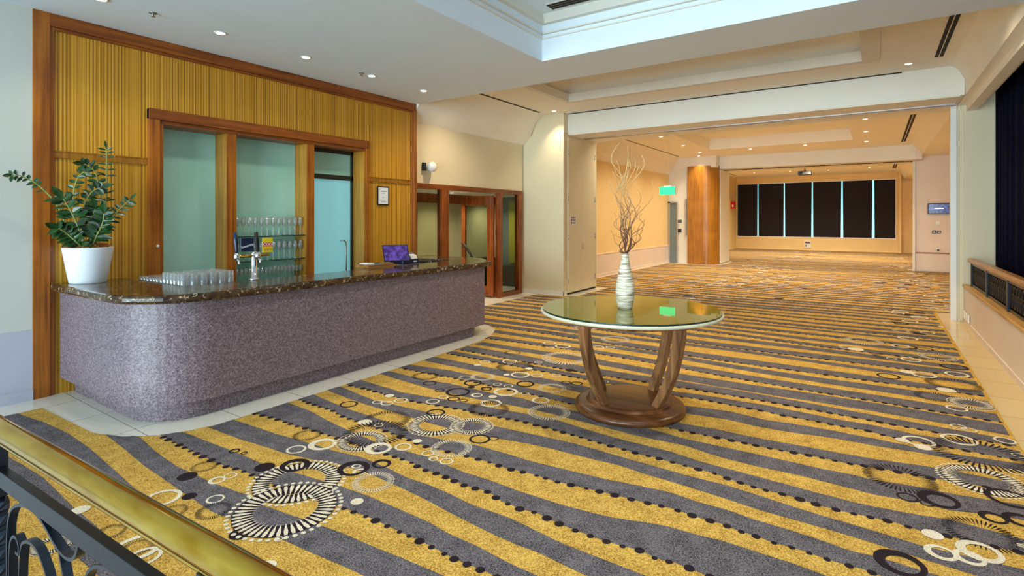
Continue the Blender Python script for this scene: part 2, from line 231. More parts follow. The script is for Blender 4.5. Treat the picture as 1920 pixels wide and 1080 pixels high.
RINGS=[(-2.99,2.01,0.294,'S'),(-2.76,1.78,0.311,'S'),(-2.59,2.27,0.13,'s'),(-3.14,2.64,0.19,'S'),(-3.17,2.8,0.254,'T'),(-3.57,2.48,0.11,'T'),(-3.31,3.04,0.197,'T'),(-2.9,3.18,0.234,'S'),(-2.64,3.32,0.174,'S'),(-2.51,2.92,0.149,'s'),(-3.41,2.28,0.069,'w'),(-3.33,2.44,0.101,'v'),(-2.94,2.62,0.096,'v'),(-2.81,2.74,0.062,'w'),(-3.41,2.9,0.056,'W'),(-3.27,2.92,0.038,'w'),(-2.8,2.87,0.036,'W'),(-2.59,2.76,0.045,'w'),(-2.5,2.72,0.033,'v'),(-2.4,2.74,0.047,'w'),(-3.86,3.1,0.08,'d'),(-2.44,3.16,0.08,'d'),(-2.36,3.23,0.036,'d'),(-2.74,2.47,0.064,'e'),(-3.2,2.13,0.096,'e'),(-2.84,2.32,0.105,'e'),(-2.85,2.35,0.032,'v'),(-2.77,2.31,0.045,'v'),(-3.34,2.0,0.064,'D'),(-3.75,2.02,0.038,'e'),(-3.66,2.04,0.022,'e'),(-3.41,1.81,0.041,'w'),(-3.42,1.73,0.05,'v'),(-3.2,1.61,0.05,'w'),(-3.08,1.54,0.096,'T'),(-2.49,2.06,0.037,'W'),(-2.74,1.51,0.058,'D'),(-2.53,1.59,0.022,'w'),(-2.38,1.44,0.04,'W'),(-3.47,1.44,0.101,'w'),(-3.26,1.41,0.075,'T'),(-3.36,1.54,0.041,'D'),(-3.63,1.65,0.058,'D'),(-3.68,1.78,0.085,'T'),(-3.71,1.12,0.048,'W'),(-3.32,1.13,0.078,'T'),(-3.05,1.15,0.12,'w'),(-3.05,1.15,0.08,'T'),(-2.94,1.14,0.078,'w'),(-3.43,0.92,0.094,'S'),(-3.37,4.42,0.128,'s'),(-3.5,4.3,0.077,'s'),(-2.59,4.5,0.14,'s'),(-2.29,3.93,0.182,'s'),(-3.02,5.57,0.284,'s'),(-2.93,6.82,0.197,'s'),(-3.68,5.43,0.112,'T'),(-3.3,4.92,0.219,'T'),(-2.76,3.7,0.185,'T'),(-3.09,4.7,0.101,'w'),(-2.93,4.78,0.067,'w'),(-2.76,4.89,0.05,'w'),(-2.9,4.16,0.117,'w'),(-2.83,3.83,0.095,'w'),(-3.07,3.93,0.055,'v'),(-3.29,3.57,0.062,'w'),(-3.29,3.71,0.049,'w'),(-3.1,4.3,0.042,'w'),(-2.98,4.32,0.047,'w'),(-2.72,4.22,0.04,'w'),(-2.5,4.14,0.082,'w'),(-3.48,5.07,0.086,'w'),(-3.7,4.89,0.061,'w'),(-3.19,5.23,0.049,'w'),(-3.33,6.07,0.103,'w'),(-3.42,5.9,0.054,'w'),(-3.56,6.12,0.085,'w'),(-2.93,6.27,0.082,'w'),(-2.8,6.36,0.061,'w'),(-2.25,4.98,0.038,'w'),(-2.92,3.98,0.039,'W'),(-3.14,4.95,0.041,'W'),(-3.21,4.62,0.034,'W'),(-3.7,4.75,0.042,'W'),(-2.32,4.13,0.028,'w'),(-3.27,3.9,0.117,'d'),(-3.45,3.84,0.046,'d'),(-3.11,4.13,0.057,'e'),(-3.18,3.73,0.058,'d'),(-3.08,3.75,0.039,'d'),(-3.33,4.2,0.091,'d'),(-2.46,4.77,0.059,'d'),(-2.56,4.73,0.053,'d'),(-2.88,4.47,0.09,'d'),(-3.08,3.38,0.081,'d'),(-2.74,5.15,0.052,'D'),(-3.26,4.09,0.036,'D'),(-3.83,6.7,0.069,'d'),(-3.69,3.28,0.048,'w'),(-3.6,3.31,0.057,'w'),(-3.55,3.43,0.063,'w'),(-3.73,3.46,0.045,'W'),(-3.89,4.11,0.145,'T'),(-3.68,3.95,0.069,'d'),(0.27,4.95,0.103,'w'),(0.29,4.84,0.054,'W'),(0.17,4.91,0.044,'W'),(0.52,5.16,0.111,'w'),(0.61,5.44,0.05,'w'),(0.55,5.48,0.055,'w'),(0.8,5.33,0.067,'w'),(0.13,4.18,0.203,'T'),(0.61,4.93,0.292,'T'),(0.56,4.44,0.235,'S'),(0.31,3.99,0.103,'e'),(0.16,3.92,0.054,'d'),(0.25,3.9,0.037,'d'),(0.54,3.92,0.065,'e'),(0.66,3.97,0.079,'e'),(0.1,3.15,0.107,'e'),(0.27,3.36,0.068,'v'),(0.38,3.39,0.067,'v'),(0.43,3.48,0.095,'v'),(0.25,3.53,0.047,'W'),(0.46,3.68,0.167,'T'),(0.62,3.66,0.027,'W'),(0.66,4.24,0.119,'d'),(0.76,4.7,0.048,'w'),(0.83,5.05,0.041,'w'),(0.71,6.22,0.176,'S'),(0.59,6.0,0.079,'w'),(0.57,6.58,0.077,'W'),(0.46,6.28,0.163,'T'),(0.65,6.85,0.238,'T'),(0.43,7.09,0.112,'w'),(0.29,7.13,0.069,'W'),(0.72,7.31,0.107,'w'),(0.12,6.83,0.106,'d'),(0.28,8.52,0.103,'w'),(0.13,7.8,0.16,'T'),(0.62,8.11,0.197,'S'),(0.73,7.66,0.13,'d'),(0.63,9.73,0.092,'w'),(0.38,9.14,0.118,'w'),(0.47,10.68,0.111,'w')]
STEMS=[[(-6.2,1.762,1.564),(-6.2,1.742,1.677),(-6.2,1.673,1.823),(-6.2,1.579,1.94),(-6.2,1.524,1.985),(-6.2,1.452,2.027),(-6.2,1.389,2.028)],[(-6.15,1.847,1.453),(-6.15,1.827,1.603),(-6.15,1.807,1.752),(-6.15,1.807,1.851),(-6.15,1.815,1.95),(-6.15,1.847,2.051),(-6.15,1.896,2.095)],[(-6.1,1.856,1.454),(-6.1,1.86,1.702),(-6.1,1.889,1.827),(-6.1,1.942,1.914),(-6.1,2.005,1.948)],[(-6.2,2.047,1.497),(-6.2,2.064,1.653),(-6.2,2.077,1.861),(-6.2,2.082,2.069),(-6.2,2.082,2.225),(-6.2,2.082,2.33)],[(-6.25,2.037,1.497),(-6.25,2.055,1.731),(-6.25,2.046,1.887),(-6.25,2.029,1.99),(-6.25,2.011,2.093),(-6.25,1.96,2.156),(-6.25,1.914,2.172)],[(-6.0,1.952,1.503),(-6.0,2.036,1.627),(-6.0,2.122,1.745),(-6.0,2.202,1.834)],[(-6.05,1.914,1.503),(-6.05,1.931,1.652),(-6.05,1.939,1.743)],[(-5.98,1.784,1.435),(-5.98,1.707,1.519),(-5.98,1.651,1.567)],[(-6.08,1.854,1.479),(-6.08,1.775,1.701),(-6.08,1.709,1.836)],[(-5.95,1.915,1.48),(-5.95,1.964,1.603),(-5.95,1.977,1.702)]]
# ------------------------------------------------------------------ mesh helpers
class MB:
    def __init__(s): s.bm = bmesh.new()
    def poly_faces(s, vs, faces, mi=0):
        v = [s.bm.verts.new(p) for p in vs]
        for f in faces:
            try:
                fc = s.bm.faces.new([v[i] for i in f]); fc.material_index = mi
            except ValueError: pass
        return v
    def box(s, x0, x1, y0, y1, z0, z1, mi=0):
        vs = [(x, y, z) for z in (z0, z1) for y in (y0, y1) for x in (x0, x1)]
        s.poly_faces(vs, [(0, 2, 3, 1), (4, 5, 7, 6), (0, 1, 5, 4), (2, 6, 7, 3), (0, 4, 6, 2), (1, 3, 7, 5)], mi); return s
    def prism(s, poly, z0, z1, mi=0, mi_top=None):
        n = len(poly); vs = [(x, y, z0) for x, y in poly]+[(x, y, z1) for x, y in poly]
        v = [s.bm.verts.new(p) for p in vs]
        for i in range(n):
            j = (i+1) % n; s.bm.faces.new((v[i], v[j], v[n+j], v[n+i])).material_index = mi
        s.bm.faces.new(v[:n][::-1]).material_index = mi
        s.bm.faces.new(v[n:]).material_index = mi if mi_top is None else mi_top
        return s
    def prism_axis(s, poly, a0, a1, axis='y', mi=0):
        n = len(poly); f = (lambda p, a: (p[0], a, p[1])) if axis == 'y' else (lambda p, a: (a, p[0], p[1]))
        v = [s.bm.verts.new(f(p, a0)) for p in poly]+[s.bm.verts.new(f(p, a1)) for p in poly]
        for i in range(n):
            j = (i+1) % n; s.bm.faces.new((v[i], v[j], v[n+j], v[n+i])).material_index = mi
        s.bm.faces.new(v[:n][::-1]).material_index = mi; s.bm.faces.new(v[n:]).material_index = mi
        return s
    def lathe(s, prof, c=(0, 0, 0), seg=24, mi=0, cap=True):
        rings = []
        for r, z in prof:
            rings.append([s.bm.verts.new((c[0]+r*math.cos(2*PI*k/seg), c[1]+r*math.sin(2*PI*k/seg), c[2]+z)) for k in range(seg)])
        for a, b in zip(rings, rings[1:]):
            for k in range(seg):
                j = (k+1) % seg; f = s.bm.faces.new((a[k], a[j], b[j], b[k])); f.material_index = mi; f.smooth = True
        if cap:
            s.bm.faces.new(rings[0][::-1]).material_index = mi; s.bm.faces.new(rings[-1]).material_index = mi
        return s
    def tube(s, pts, r, seg=8, mi=0, flat=None, cap=True):
        pts = [Vector(p) for p in pts]; n = len(pts)
        rs = r if isinstance(r, (list, tuple)) else [r]*n
        up = Vector((0, 0, 1)); rings = []; prev = None
        for i, p in enumerate(pts):
            t = (pts[min(i+1, n-1)]-pts[max(i-1, 0)]).normalized()
            if prev is None:
                a = t.cross(up)
                if a.length < 0.05: a = t.cross(Vector((1, 0, 0)))
                a.normalize()
            else: a = (prev-t*prev.dot(t)).normalized()
            prev = a; b = t.cross(a)
            rings.append([s.bm.verts.new(p+(a*math.cos(2*PI*(k+.5)/seg)+b*math.sin(2*PI*(k+.5)/seg))*rs[i]) for k in range(seg)])
        for A, B in zip(rings, rings[1:]):
            for k in range(seg):
                j = (k+1) % seg; f = s.bm.faces.new((A[k], A[j], B[j], B[k])); f.material_index = mi; f.smooth = seg > 4
        if cap:
            s.bm.faces.new(rings[0][::-1]).material_index = mi; s.bm.faces.new(rings[-1]).material_index = mi
        return s
    def build(s, name, mats, parent=None, bevel=0, smooth=False, solidify=0):
        bmesh.ops.recalc_face_normals(s.bm, faces=s.bm.faces)
        if smooth:
            for f in s.bm.faces: f.smooth = True
        me = bpy.data.meshes.new(name); s.bm.to_mesh(me); s.bm.free()
        for m in (mats if isinstance(mats, (list, tuple)) else [mats]): me.materials.append(M[m] if isinstance(m, str) else m)
        o = bpy.data.objects.new(name, me); COL.objects.link(o)
        if parent: o.parent = parent; o.matrix_parent_inverse = Matrix.Translation(parent.location).inverted() if parent.parent is None and parent.type == 'EMPTY' else Matrix.Identity(4)
        if bevel:
            b = o.modifiers.new('bevel', 'BEVEL'); b.width = bevel; b.segments = 2; b.limit_method = 'ANGLE'
        if solidify:
            b = o.modifiers.new('thickness', 'SOLIDIFY'); b.thickness = solidify; b.offset = 0
        return o
ORDN = ['first', 'second', 'third', 'fourth', 'fifth', 'sixth', 'seventh', 'eighth', 'ninth', 'tenth', 'eleventh', 'twelfth', 'thirteenth', 'fourteenth', 'fifteenth', 'sixteenth', 'seventeenth']
def smooth_path(pts, n=6):
    P = [Vector(p) for p in pts]; out = []
    for i in range(len(P)-1):
        p0, p1, p2, p3 = P[max(i-1, 0)], P[i], P[i+1], P[min(i+2, len(P)-1)]
        for k in range(n):
            t = k/n; out.append(0.5*((2*p1)+(p2-p0)*t+(2*p0-5*p1+4*p2-p3)*t*t+(3*p1-p0-3*p2+p3)*t**3))
    out.append(P[-1]); return out
def struct(o, label=None): 
    o['kind'] = 'structure'
    if label: o['label'] = label
    return o
def tag(o, label, cat, group=None):
    o['label'] = label; o['category'] = cat
    if group: o['group'] = group
    return o
def thing(name, label, cat, loc=(0, 0, 0), group=None):
    o = bpy.data.objects.new(name, None); COL.objects.link(o); o.location = loc; o.empty_display_size = 0.1
    return tag(o, label, cat, group)
def text_obj(name, body, size, loc, rot, mat, parent=None, extrude=0.001):
    cu = bpy.data.curves.new(name, 'FONT'); cu.body = body; cu.size = size; cu.extrude = extrude; cu.align_x = 'CENTER'; cu.align_y = 'CENTER'
    tmp = bpy.data.objects.new(name, cu); COL.objects.link(tmp)
    dg = bpy.context.evaluated_depsgraph_get(); me = bpy.data.meshes.new_from_object(tmp.evaluated_get(dg))
    bpy.data.objects.remove(tmp); o = bpy.data.objects.new(name, me); COL.objects.link(o)
    me.materials.clear(); me.materials.append(M[mat]); o.location = loc; o.rotation_euler = rot
    if parent: o.parent = parent; o.matrix_parent_inverse = Matrix.Translation(parent.location).inverted()
    return o
# ------------------------------------------------------------------ floor
XL = -6.38
struct(MB().box(-8.2, 2.6, -0.2, 32.3, -0.15, 0.0).build('floor', 'tile'), 'cream tiled floor slab bordering the carpet')
struct(MB().box(.872, 1.187, -.19, 11.98, .0, .003).build('floor_strip', 'tile_beige'), 'beige tiled strip along the low right wall')
# carpet with its woven stripes, dots and rings
OUT = [(-6.0, 0.12), (0.87, 0.12), (0.87, 12.0), (1.04, 12.02), (2.28, 12.04), (2.28, 21.18), (0.9, 21.2), (0.9, 21.95), (1.03, 22.0), (1.8, 22.02), (1.8, 31.9), (-6.4, 31.9), (-6.4, 22.0), (-4.6, 21.95), (-4.5, 21.6), (-4.5, 20.2), (-4.62, 19.95), (-4.95, 19.78), (-6.38, 19.72), (-6.4, 11.9), (-5.25, 11.85), (-5.25, 10.1), (-5.4, 9.98), (-6.1, 9.96), (-6.12, 6.75), (-4.95, 6.65), (-4.68, 6.45), (-4.5, 6.1), (-4.36, 5.6), (-4.33, 2.35), (-4.37, 2.1), (-4.5, 1.85), (-4.7, 1.68), (-4.98, 1.58), (-6.0, 1.54)]
def cross(x):
    ys = []
    n = len(OUT)
    for i in range(n):
        (x0, y0), (x1, y1) = OUT[i], OUT[(i+1) % n]
        if (x0 <= x < x1) or (x1 <= x < x0): ys.append(y0+(y1-y0)*(x-x0)/(x1-x0))
    return sorted(ys)
def lerp(pts, x):
    if x <= pts[0][0]: return pts[0][1]
    if x >= pts[-1][0]: return pts[-1][1]
    for (a, b), (c, d) in zip(pts, pts[1:]):
        if a <= x <= c: return b+(d-b)*(x-a)/max(c-a, 1e-6)
fs = [(lambda x, p=p: lerp(p, x), lambda x, q=q: lerp(q, x), d) for p, q, d in STRIPES]
fs.append((lambda x: 0.72+0.03*math.sin(x*1.3), lambda x: 0.56+0.03*math.sin(x*1.1+1), 0))
fs.append((lambda x: 0.36+0.03*math.sin(x), lambda x: 0.2, 0))
rnd = random.Random(3)
k = 0; yc = 5.40
while yc < 32:
    a1, a2, p1, p2, wd_, sl = rnd.uniform(.02, .05), rnd.uniform(.01, .03), rnd.uniform(0, 6.3), rnd.uniform(0, 6.3), rnd.uniform(.14, .21), 0
    g = lambda x, a1=a1, a2=a2, p1=p1, p2=p2, y=yc: y+a1*math.sin(x*0.9+p1)+a2*math.sin(x*2.1+p2)
    h = lambda x, g=g, w=wd_, p=p2: g(x)-w*(1+0.22*math.sin(x*0.7+p))
    fs.append((g, h, (k+1) % 2)); yc += 0.337+rnd.uniform(-.02, .02); k += 1
bm = MB(); DX = 0.05; x = -6.4
while x < 2.28:
    xa, xb = x+1e-4, x+DX-1e-4
    ca, cb = cross(xa), cross(xb)
    if len(ca) != len(cb): ca = cb = cross(x+DX/2)
    if len(ca) == len(cb) and ca:
        for i in range(0, len(ca), 2):
            a0, a1, b0, b1 = ca[i], ca[i+1], cb[i], cb[i+1]
            bm.poly_faces([(x, a0, .004), (x+DX, b0, .004), (x+DX, b1, .004), (x, a1, .004)], [(0, 1, 2, 3)], 0)
            for U, L, d in fs:
                ua, ub, la, lb = U(x), U(x+DX), L(x), L(x+DX)
                if ua < a0 or la > a1: continue
                la, lb = max(la, a0), max(lb, b0); ua, ub = min(ua, a1), min(ub, b1)
                if ua <= la or ub <= lb: continue
                bm.poly_faces([(x, la, .0052), (x+DX, lb, .0052), (x+DX, ub, .0052), (x, ua, .0052)], [(0, 1, 2, 3)], 1)
    x += DX
def inside(x, y):
    c = cross(x+1e-5); return sum(1 for q in c if q < y) % 2 == 1
def disc(cx, cy, r, mi, z, n=14, r2=None):
    n = max(8, n)
    P = [(cx+r*math.cos(2*PI*k/n), cy+r*math.sin(2*PI*k/n)) for k in range(n)]
    if not inside(cx, cy): return
    cl = lambda p: (min(p[0], 0.868) if cy < 12 else p[0], p[1])
    P = [cl(p) for p in P]
    if r2 is None: bm.poly_faces([(a, b, z) for a, b in P], [tuple(range(n))], mi)
    else:
        ox, oy = r2[1:] if isinstance(r2, tuple) else (0, 0); r2 = r2[0] if isinstance(r2, tuple) else r2
        Q = [cl((cx+ox+r2*math.cos(2*PI*k/n), cy+oy+r2*math.sin(2*PI*k/n))) for k in range(n)]
        bm.poly_faces([(a, b, z) for a, b in P+Q], [(k, (k+1) % n, n+(k+1) % n, n+k) for k in range(n)], mi)
def petals(cx, cy, r, mi, z, n, ri, ro, wf=0.36, dots=True, back=None):
    if not inside(cx, cy): return
    if back is not None: disc(cx, cy, r*(ro+.01), back, z-.0003, 40, r*(ri+0.06))
    for k in range(n):
        a = 2*PI*k/n; da = PI/n*wf*2
        pr = lambda rr, t: (min(cx+r*rr*math.cos(a+t), 0.868 if cy < 12 else 9), cy+r*rr*math.sin(a+t), z)
        m = ri+(ro-ri)*0.72
        bm.poly_faces([pr(ri, 0), pr(m, -da*.5), pr(ro, -da*.3), pr(ro, da*.3), pr(m, da*.5)], [(0, 1, 2, 3, 4)], mi)
        if dots: disc(cx+r*0.96*math.cos(a), cy+r*0.96*math.sin(a), r*0.045, mi, z, 8)
def ring(cx, cy, r, kd):
    z = .0064+rnd.uniform(0, .0012); n = 28
    if kd == 'w': disc(cx, cy, r, 3, z, n, r*.76)
    elif kd == 'v': disc(cx, cy, r, 3, z, n, (r*.64, r*.08, r*.05))
    elif kd == 'd': disc(cx, cy, r, 2, z, n, r*.78)
    elif kd == 'e': disc(cx, cy, r, 2, z, n, (r*.64, r*.1, -r*.06))
    elif kd == 'W': disc(cx, cy, r, 3, z, 18)
    elif kd == 'D': disc(cx, cy, r, 2, z, 18)
    elif kd == 'S': petals(cx, cy, r, 3, z, 44, .50, .88, .66, True, 2)
    elif kd == 's': petals(cx, cy, r, 3, z, 46, .60, .90, .55, True)
    elif kd == 'T': petals(cx, cy, r, 2, z, 48, .55, .98, .42, False)
for cx, cy, r, kd in RINGS: ring(cx, cy, r, kd)
for k in range(330):      # the same rings further down the hall, in two drifts
    if k % 2: y = rnd.uniform(6.9, 31); x = rnd.gauss(-3.0+0.25*math.sin(y*.5), .62)
    else: y = rnd.uniform(7.6, 31); x = rnd.gauss(.55+.15*math.sin(y*.6), .45)+(0.5 if y > 12.3 else 0)
    kd = rnd.choice('wwwwvdeWDsSTs'); r = rnd.uniform(.05, .13)*(2.0 if kd in 'sST' else 1)
    ring(x, y, r, kd)
for U, L, d in fs:        # bead rows woven along the near edge of alternate stripes
    if not d: continue
    if not (L(0) < 21): continue
    x = -6.3
    while x < .85 if L(0) < 12 else x < 2.2:
        r = rnd.uniform(.014, .03); disc(x, L(x)-.004, r, 2, .0058, 10); x += r+rnd.uniform(.03, .055)+.02
carpet = bm.build('floor_carpet', ['gold', 'grey', 'dark', 'cream'])
struct(carpet, 'gold and charcoal striped carpet with woven rings and beads')
# ------------------------------------------------------------------ walls left side
WL = 2.33
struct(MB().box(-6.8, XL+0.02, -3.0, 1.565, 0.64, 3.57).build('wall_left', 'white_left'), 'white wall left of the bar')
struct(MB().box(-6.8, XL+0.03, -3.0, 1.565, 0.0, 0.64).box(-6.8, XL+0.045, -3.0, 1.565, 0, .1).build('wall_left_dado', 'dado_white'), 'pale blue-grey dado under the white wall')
# reeded panelling
pb = MB()
Y0, Y1 = 1.60, 6.48; FY0, FY1, FZ = 2.50, 5.47, 2.82
pb.box(-6.6, XL, Y0, FY0+.02, 0, 3.55).box(-6.6, XL, FY1-.02, Y1, 0, 3.55).box(-6.6, XL, FY0+.02, FY1-.02, FZ-.02, 3.55)
struct(pb.build('wall_left_panelling', 'reed'), 'reeded golden timber panelling behind the bar')
t = MB(); t.box(XL-.1, XL+.035, 1.565, 1.69, 0, 3.57).box(XL-.1, XL+.02, 1.69, 1.725, 0, 3.5); struct(t.build('trim_1', 'frame_z', bevel=.004), 'brown upright trim at the left edge of the panelling')
t = MB(); t.box(XL-.1, XL+.035, 1.69, Y1+.02, 3.45, 3.57).box(XL-.1, XL+.02, 1.72, Y1-.04, 3.42, 3.45); struct(t.build('trim_2', 'frame_y', bevel=.004), 'brown top rail of the panelling')
t = MB(); t.box(XL-.12, XL+.035, Y1-.05, Y1+.02, 0, 3.45).box(XL-.1, XL+.02, Y1-.09, Y1-.05, 0, 3.42); struct(t.build('trim_3', 'frame_z', bevel=.004), 'brown upright trim at the right edge of the panelling')
t = MB()
for a, b in ((1.725, FY0), (FY1, Y1-.09)): t.box(XL, XL+.012, a, b, 2.235, 2.285).box(XL, XL+.018, a, b, 2.285, 2.295).box(XL, XL+.018, a, b, 2.225, 2.235)
struct(t.build('trim_4', 'column'), 'thin horizontal timber bead across the panelling')
# big frame with three frosted lights
fr = bpy.data.objects.new('window_1', None); COL.objects.link(fr); fr.location = (XL, (FY0+FY1)/2, 0); struct(fr, 'timber framed opening with frosted green panes behind the bar')
t = MB(); t.box(XL-.3, XL+.05, FY0, FY0+.11, 0, FZ).box(XL-.3, XL+.025, FY0+.11, FY0+.15, 0, FZ-.11).box(XL-.3, XL+.05, FY1-.06, FY1, 0, FZ); t.build('window_frame', 'frame_z', fr, bevel=.004)
t = MB(); t.box(XL-.3, XL+.055, FY0, FY1, FZ-.11, FZ+.005).box(XL-.3, XL+.03, FY0+.12, FY1-.06, FZ-.15, FZ-.11); t.build('head_rail', 'frame_y', fr, bevel=.004)
for (a, b) in ((3.34, 3.45), (4.42, 4.53)):
    t = MB(); t.box(XL-.26, XL-.002, a+.001, b, 0, FZ-.15); t.box(XL-.002, XL+.018, a, b, 0, FZ-.15, 1); t.build('mullion', ['jamb', 'frame_z'], fr)
t = MB(); t.box(XL-.26, XL+.02, FY1-.075, FY1-.06, 0, FZ-.15); t.build('mullion', 'jamb', fr)
XG_ = XL-.26
t = MB(); t.box(XG_-.02, XG_, FY0+.15, 3.34, 0, FZ-.15); t.build('pane', 'frost', fr)
t = MB(); t.box(XG_-.02, XG_, 3.45, 4.42, 0, FZ-.15); t.build('pane', 'frost', fr)
t = MB(); t.box(XG_-.02, XG_, 4.53, 5.40, 2.30, FZ-.17); t.build('pane', 'frost', fr)
t = MB(); t.box(XG_-.01, XG_+.03, 4.53, 5.40, 2.23, 2.30).box(XG_-.01, XG_+.03, 4.53, 5.40, 2.62, FZ-.15).box(XG_-.01, XG_+.03, 5.36, 5.40, 0, 2.67); t.build('transom_bar', 'darkcab', fr)
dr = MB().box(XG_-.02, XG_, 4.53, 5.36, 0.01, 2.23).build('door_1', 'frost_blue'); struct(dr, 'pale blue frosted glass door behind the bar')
h = MB().tube(smooth_path([(XG_, 5.18, 1.32), (XG_+.05, 5.18, 1.33), (XG_+.07, 5.22, 1.30), (XG_+.07, 5.23, 1.2), (XG_+.07, 5.23, .9), (XG_+.05, 5.23, .86), (XG_, 5.23, .86)]), .012, 10).build('door_handle', 'steel', dr, smooth=True)
struct(MB().box(-6.9, -6.68, 1.6, 6.5, 0, 3.55).build('wall_left.001', 'lobbygrey'), 'wall behind the frosted panes')
# small knob on the frame
_k = MB().lathe([(.006, 0), (.014, .004), (.016, .014), (.008, .022)], seg=12).build('knob', 'plastic_white', fr); _k.matrix_parent_inverse = Matrix.Identity(4)
_k.location = (.05, 2.58-fr.location.y, 1.36); _k.rotation_euler = (0, PI/2, 0)
# wall above and beside the glass entrance
XG = -6.5
struct(MB().box(-6.62, XG, 6.50, 9.98, 2.27, 3.95).build('wall_left.002', 'warmlight_cream'), 'cream wall above the glass entrance')
struct(MB().prism_axis([(XG, 3.30), (XG+.03, 3.33), (-6.33, 3.5), (-6.18, 3.78), (-6.05, 3.9), (-5.98, 3.935), (-5.98, 3.99), (XG, 3.99)], 6.49, 10.05).build('ceiling_cove', 'ceil_beige'), 'curved cove between cream wall and ceiling')
struct(MB().box(-6.62, -6.2, 10.10, 10.3, 3.45, 4.0).build('wall_left.005', 'warmlight_cream'))
# glass entrance screen
ge = bpy.data.objects.new('window_2', None); COL.objects.link(ge); ge.location = (XG, 8.2, 0); struct(ge, 'red-brown timber and glass entrance screen')
t = MB(); t.box(XG-.08, XG+.03, 6.50, 9.93, 2.18, 2.27); t.build('head_rail', 'redwood_y', ge)
t = MB(); t.box(XG-.08, XG+.02, 6.50, 6.58, 0, 2.18); t.build('frame_post', 'redwood', ge)
t = MB(); t.box(XG-.08, XG+.03, 7.26, 7.46, 0, 2.18); t.box(XG-.08, XG+.045, 7.40, 7.44, 0, 2.18); t.build('frame_post', 'redwood', ge)
t = MB(); t.box(XG-.08, XG+.03, 9.06, 9.16, 0, 2.18); t.build('frame_post', 'redwood', ge)
t = MB(); t.box(XG-.08, XG+.03, 9.79, 9.93, 0, 2.18); t.build('frame_post', 'redwood', ge)
t = MB(); t.box(XG-.08, XG+.03, 9.16, 9.79, 0, .09).box(XG-.08, XG+.02, 6.58, 7.26, 0, .09); t.build('sill_rail', 'redwood_y', ge)
for a, b in ((6.58, 7.26), (9.16, 9.79)):
    MB().box(XG-.035, XG-.025, a, b, .09, 2.18).build('pane', 'doorglass', ge)
# open glazed door leaf, swung into the lobby
dl = bpy.data.objects.new('door_2', None); COL.objects.link(dl); dl.location = (XG-.05, 9.02, 0); struct(dl, 'open red-brown glazed door leaf')
LX0, LX1, LY = XG-.93, XG-.08, 9.0
t = MB(); t.box(LX0, LX0+.10, LY-.025, LY+.025, .02, 2.14).box(LX1-.16, LX1, LY-.025, LY+.025, .02, 2.14).box(LX0+.1, LX1-.16, LY-.025, LY+.025, 1.94, 2.14).box(LX0+.1, LX1-.16, LY-.025, LY+.025, .02, .24); t.build('door_frame', 'redwood', dl)
MB().box(LX0+.1, LX1-.16, LY-.005, LY+.005, .24, 1.94).build('pane', 'doorglass', dl)
MB().tube(smooth_path([(LX0+.03, LY-.03, 1.12), (LX0+.06, LY-.10, 1.13), (LX0+.16, LY-.13, 1.1), (LX0+.3, LY-.13, .98), (LX0+.38, LY-.12, .84), (LX0+.4, LY-.03, .78)]), .014, 10).tube(smooth_path([(LX0+.03, LY-.03, 1.06), (LX0+.1, LY-.1, 1.06), (LX0+.2, LY-.11, 1.0), (LX0+.3, LY-.11, .9), (LX0+.34, LY-.1, .8)]), .012, 10).build('pull_handle', 'darkcab', dl, smooth=True)
# lobby behind
struct(MB().box(-8.1, -7.95, 6.3, 11.2, 0, 2.3).build('wall_lobby_back', 'redwood'), 'timber wall at the back of the glass lobby')
struct(MB().box(-8.1, -6.6, 6.3, 6.42, 0, 2.3).build('wall_lobby_left', 'lobbygrey'))
struct(MB().box(-8.1, -6.6, 11.05, 11.2, 0, 2.3).build('wall_lobby_right', 'lobbygrey'))
struct(MB().box(-8.1, XG-.09, 6.3, 11.2, 2.2, 2.3).build('ceiling_lobby', 'white'), 'low white ceiling inside the glass lobby')
for i, (a, b) in enumerate(((6.6, 8.1), (8.14, 9.6), (9.64, 10.95))):
    struct(MB().box(-7.95, -7.93, a, b, .1, 2.0).build('window_%d' % (i+3), 'frost_lobby'), 'olive frosted panel inside the glass lobby')
tag(MB().box(-7.56, -7.34, 10.98, 11.04, .55, 2.1).build('wall_panel', 'lime'), 'tall lime yellow panel seen through the right entrance pane', 'panel')
tag(MB().box(-7.9, -7.0, 10.75, 11.0, 0, .5).box(-7.88, -7.02, 10.73, 10.75, .05, .46).build('storage_cabinet', 'darkcab', bevel=.01), 'low dark cabinet below the lime panel in the lobby', 'cabinet')
t = thing('wheeled_bin', 'black bin behind the open glass door', 'bin', (-7.15, 9.6, 0))
MB().prism([(-7.35, 9.4), (-6.95, 9.4), (-6.95, 9.8), (-7.35, 9.8)], .03, .72).build('bin_body', 'black', t, bevel=.03)
MB().box(-7.37, -6.93, 9.38, 9.82, .722, .80).build('lid', 'black', t, bevel=.02)
for a in (-7.3, -7.0): MB().box(a-.02, a+.02, 9.45, 9.49, 0, .03).build('wheel', 'dark_slot', t)
t = thing('lobby_sign', 'small lit white sign hanging in the glass lobby', 'sign', (-7.2, 8.1, 2.0))
MB().box(-7.22, -7.19, 8.02, 8.2, 1.97, 2.17).build('sign_face', 'fluoro', t)
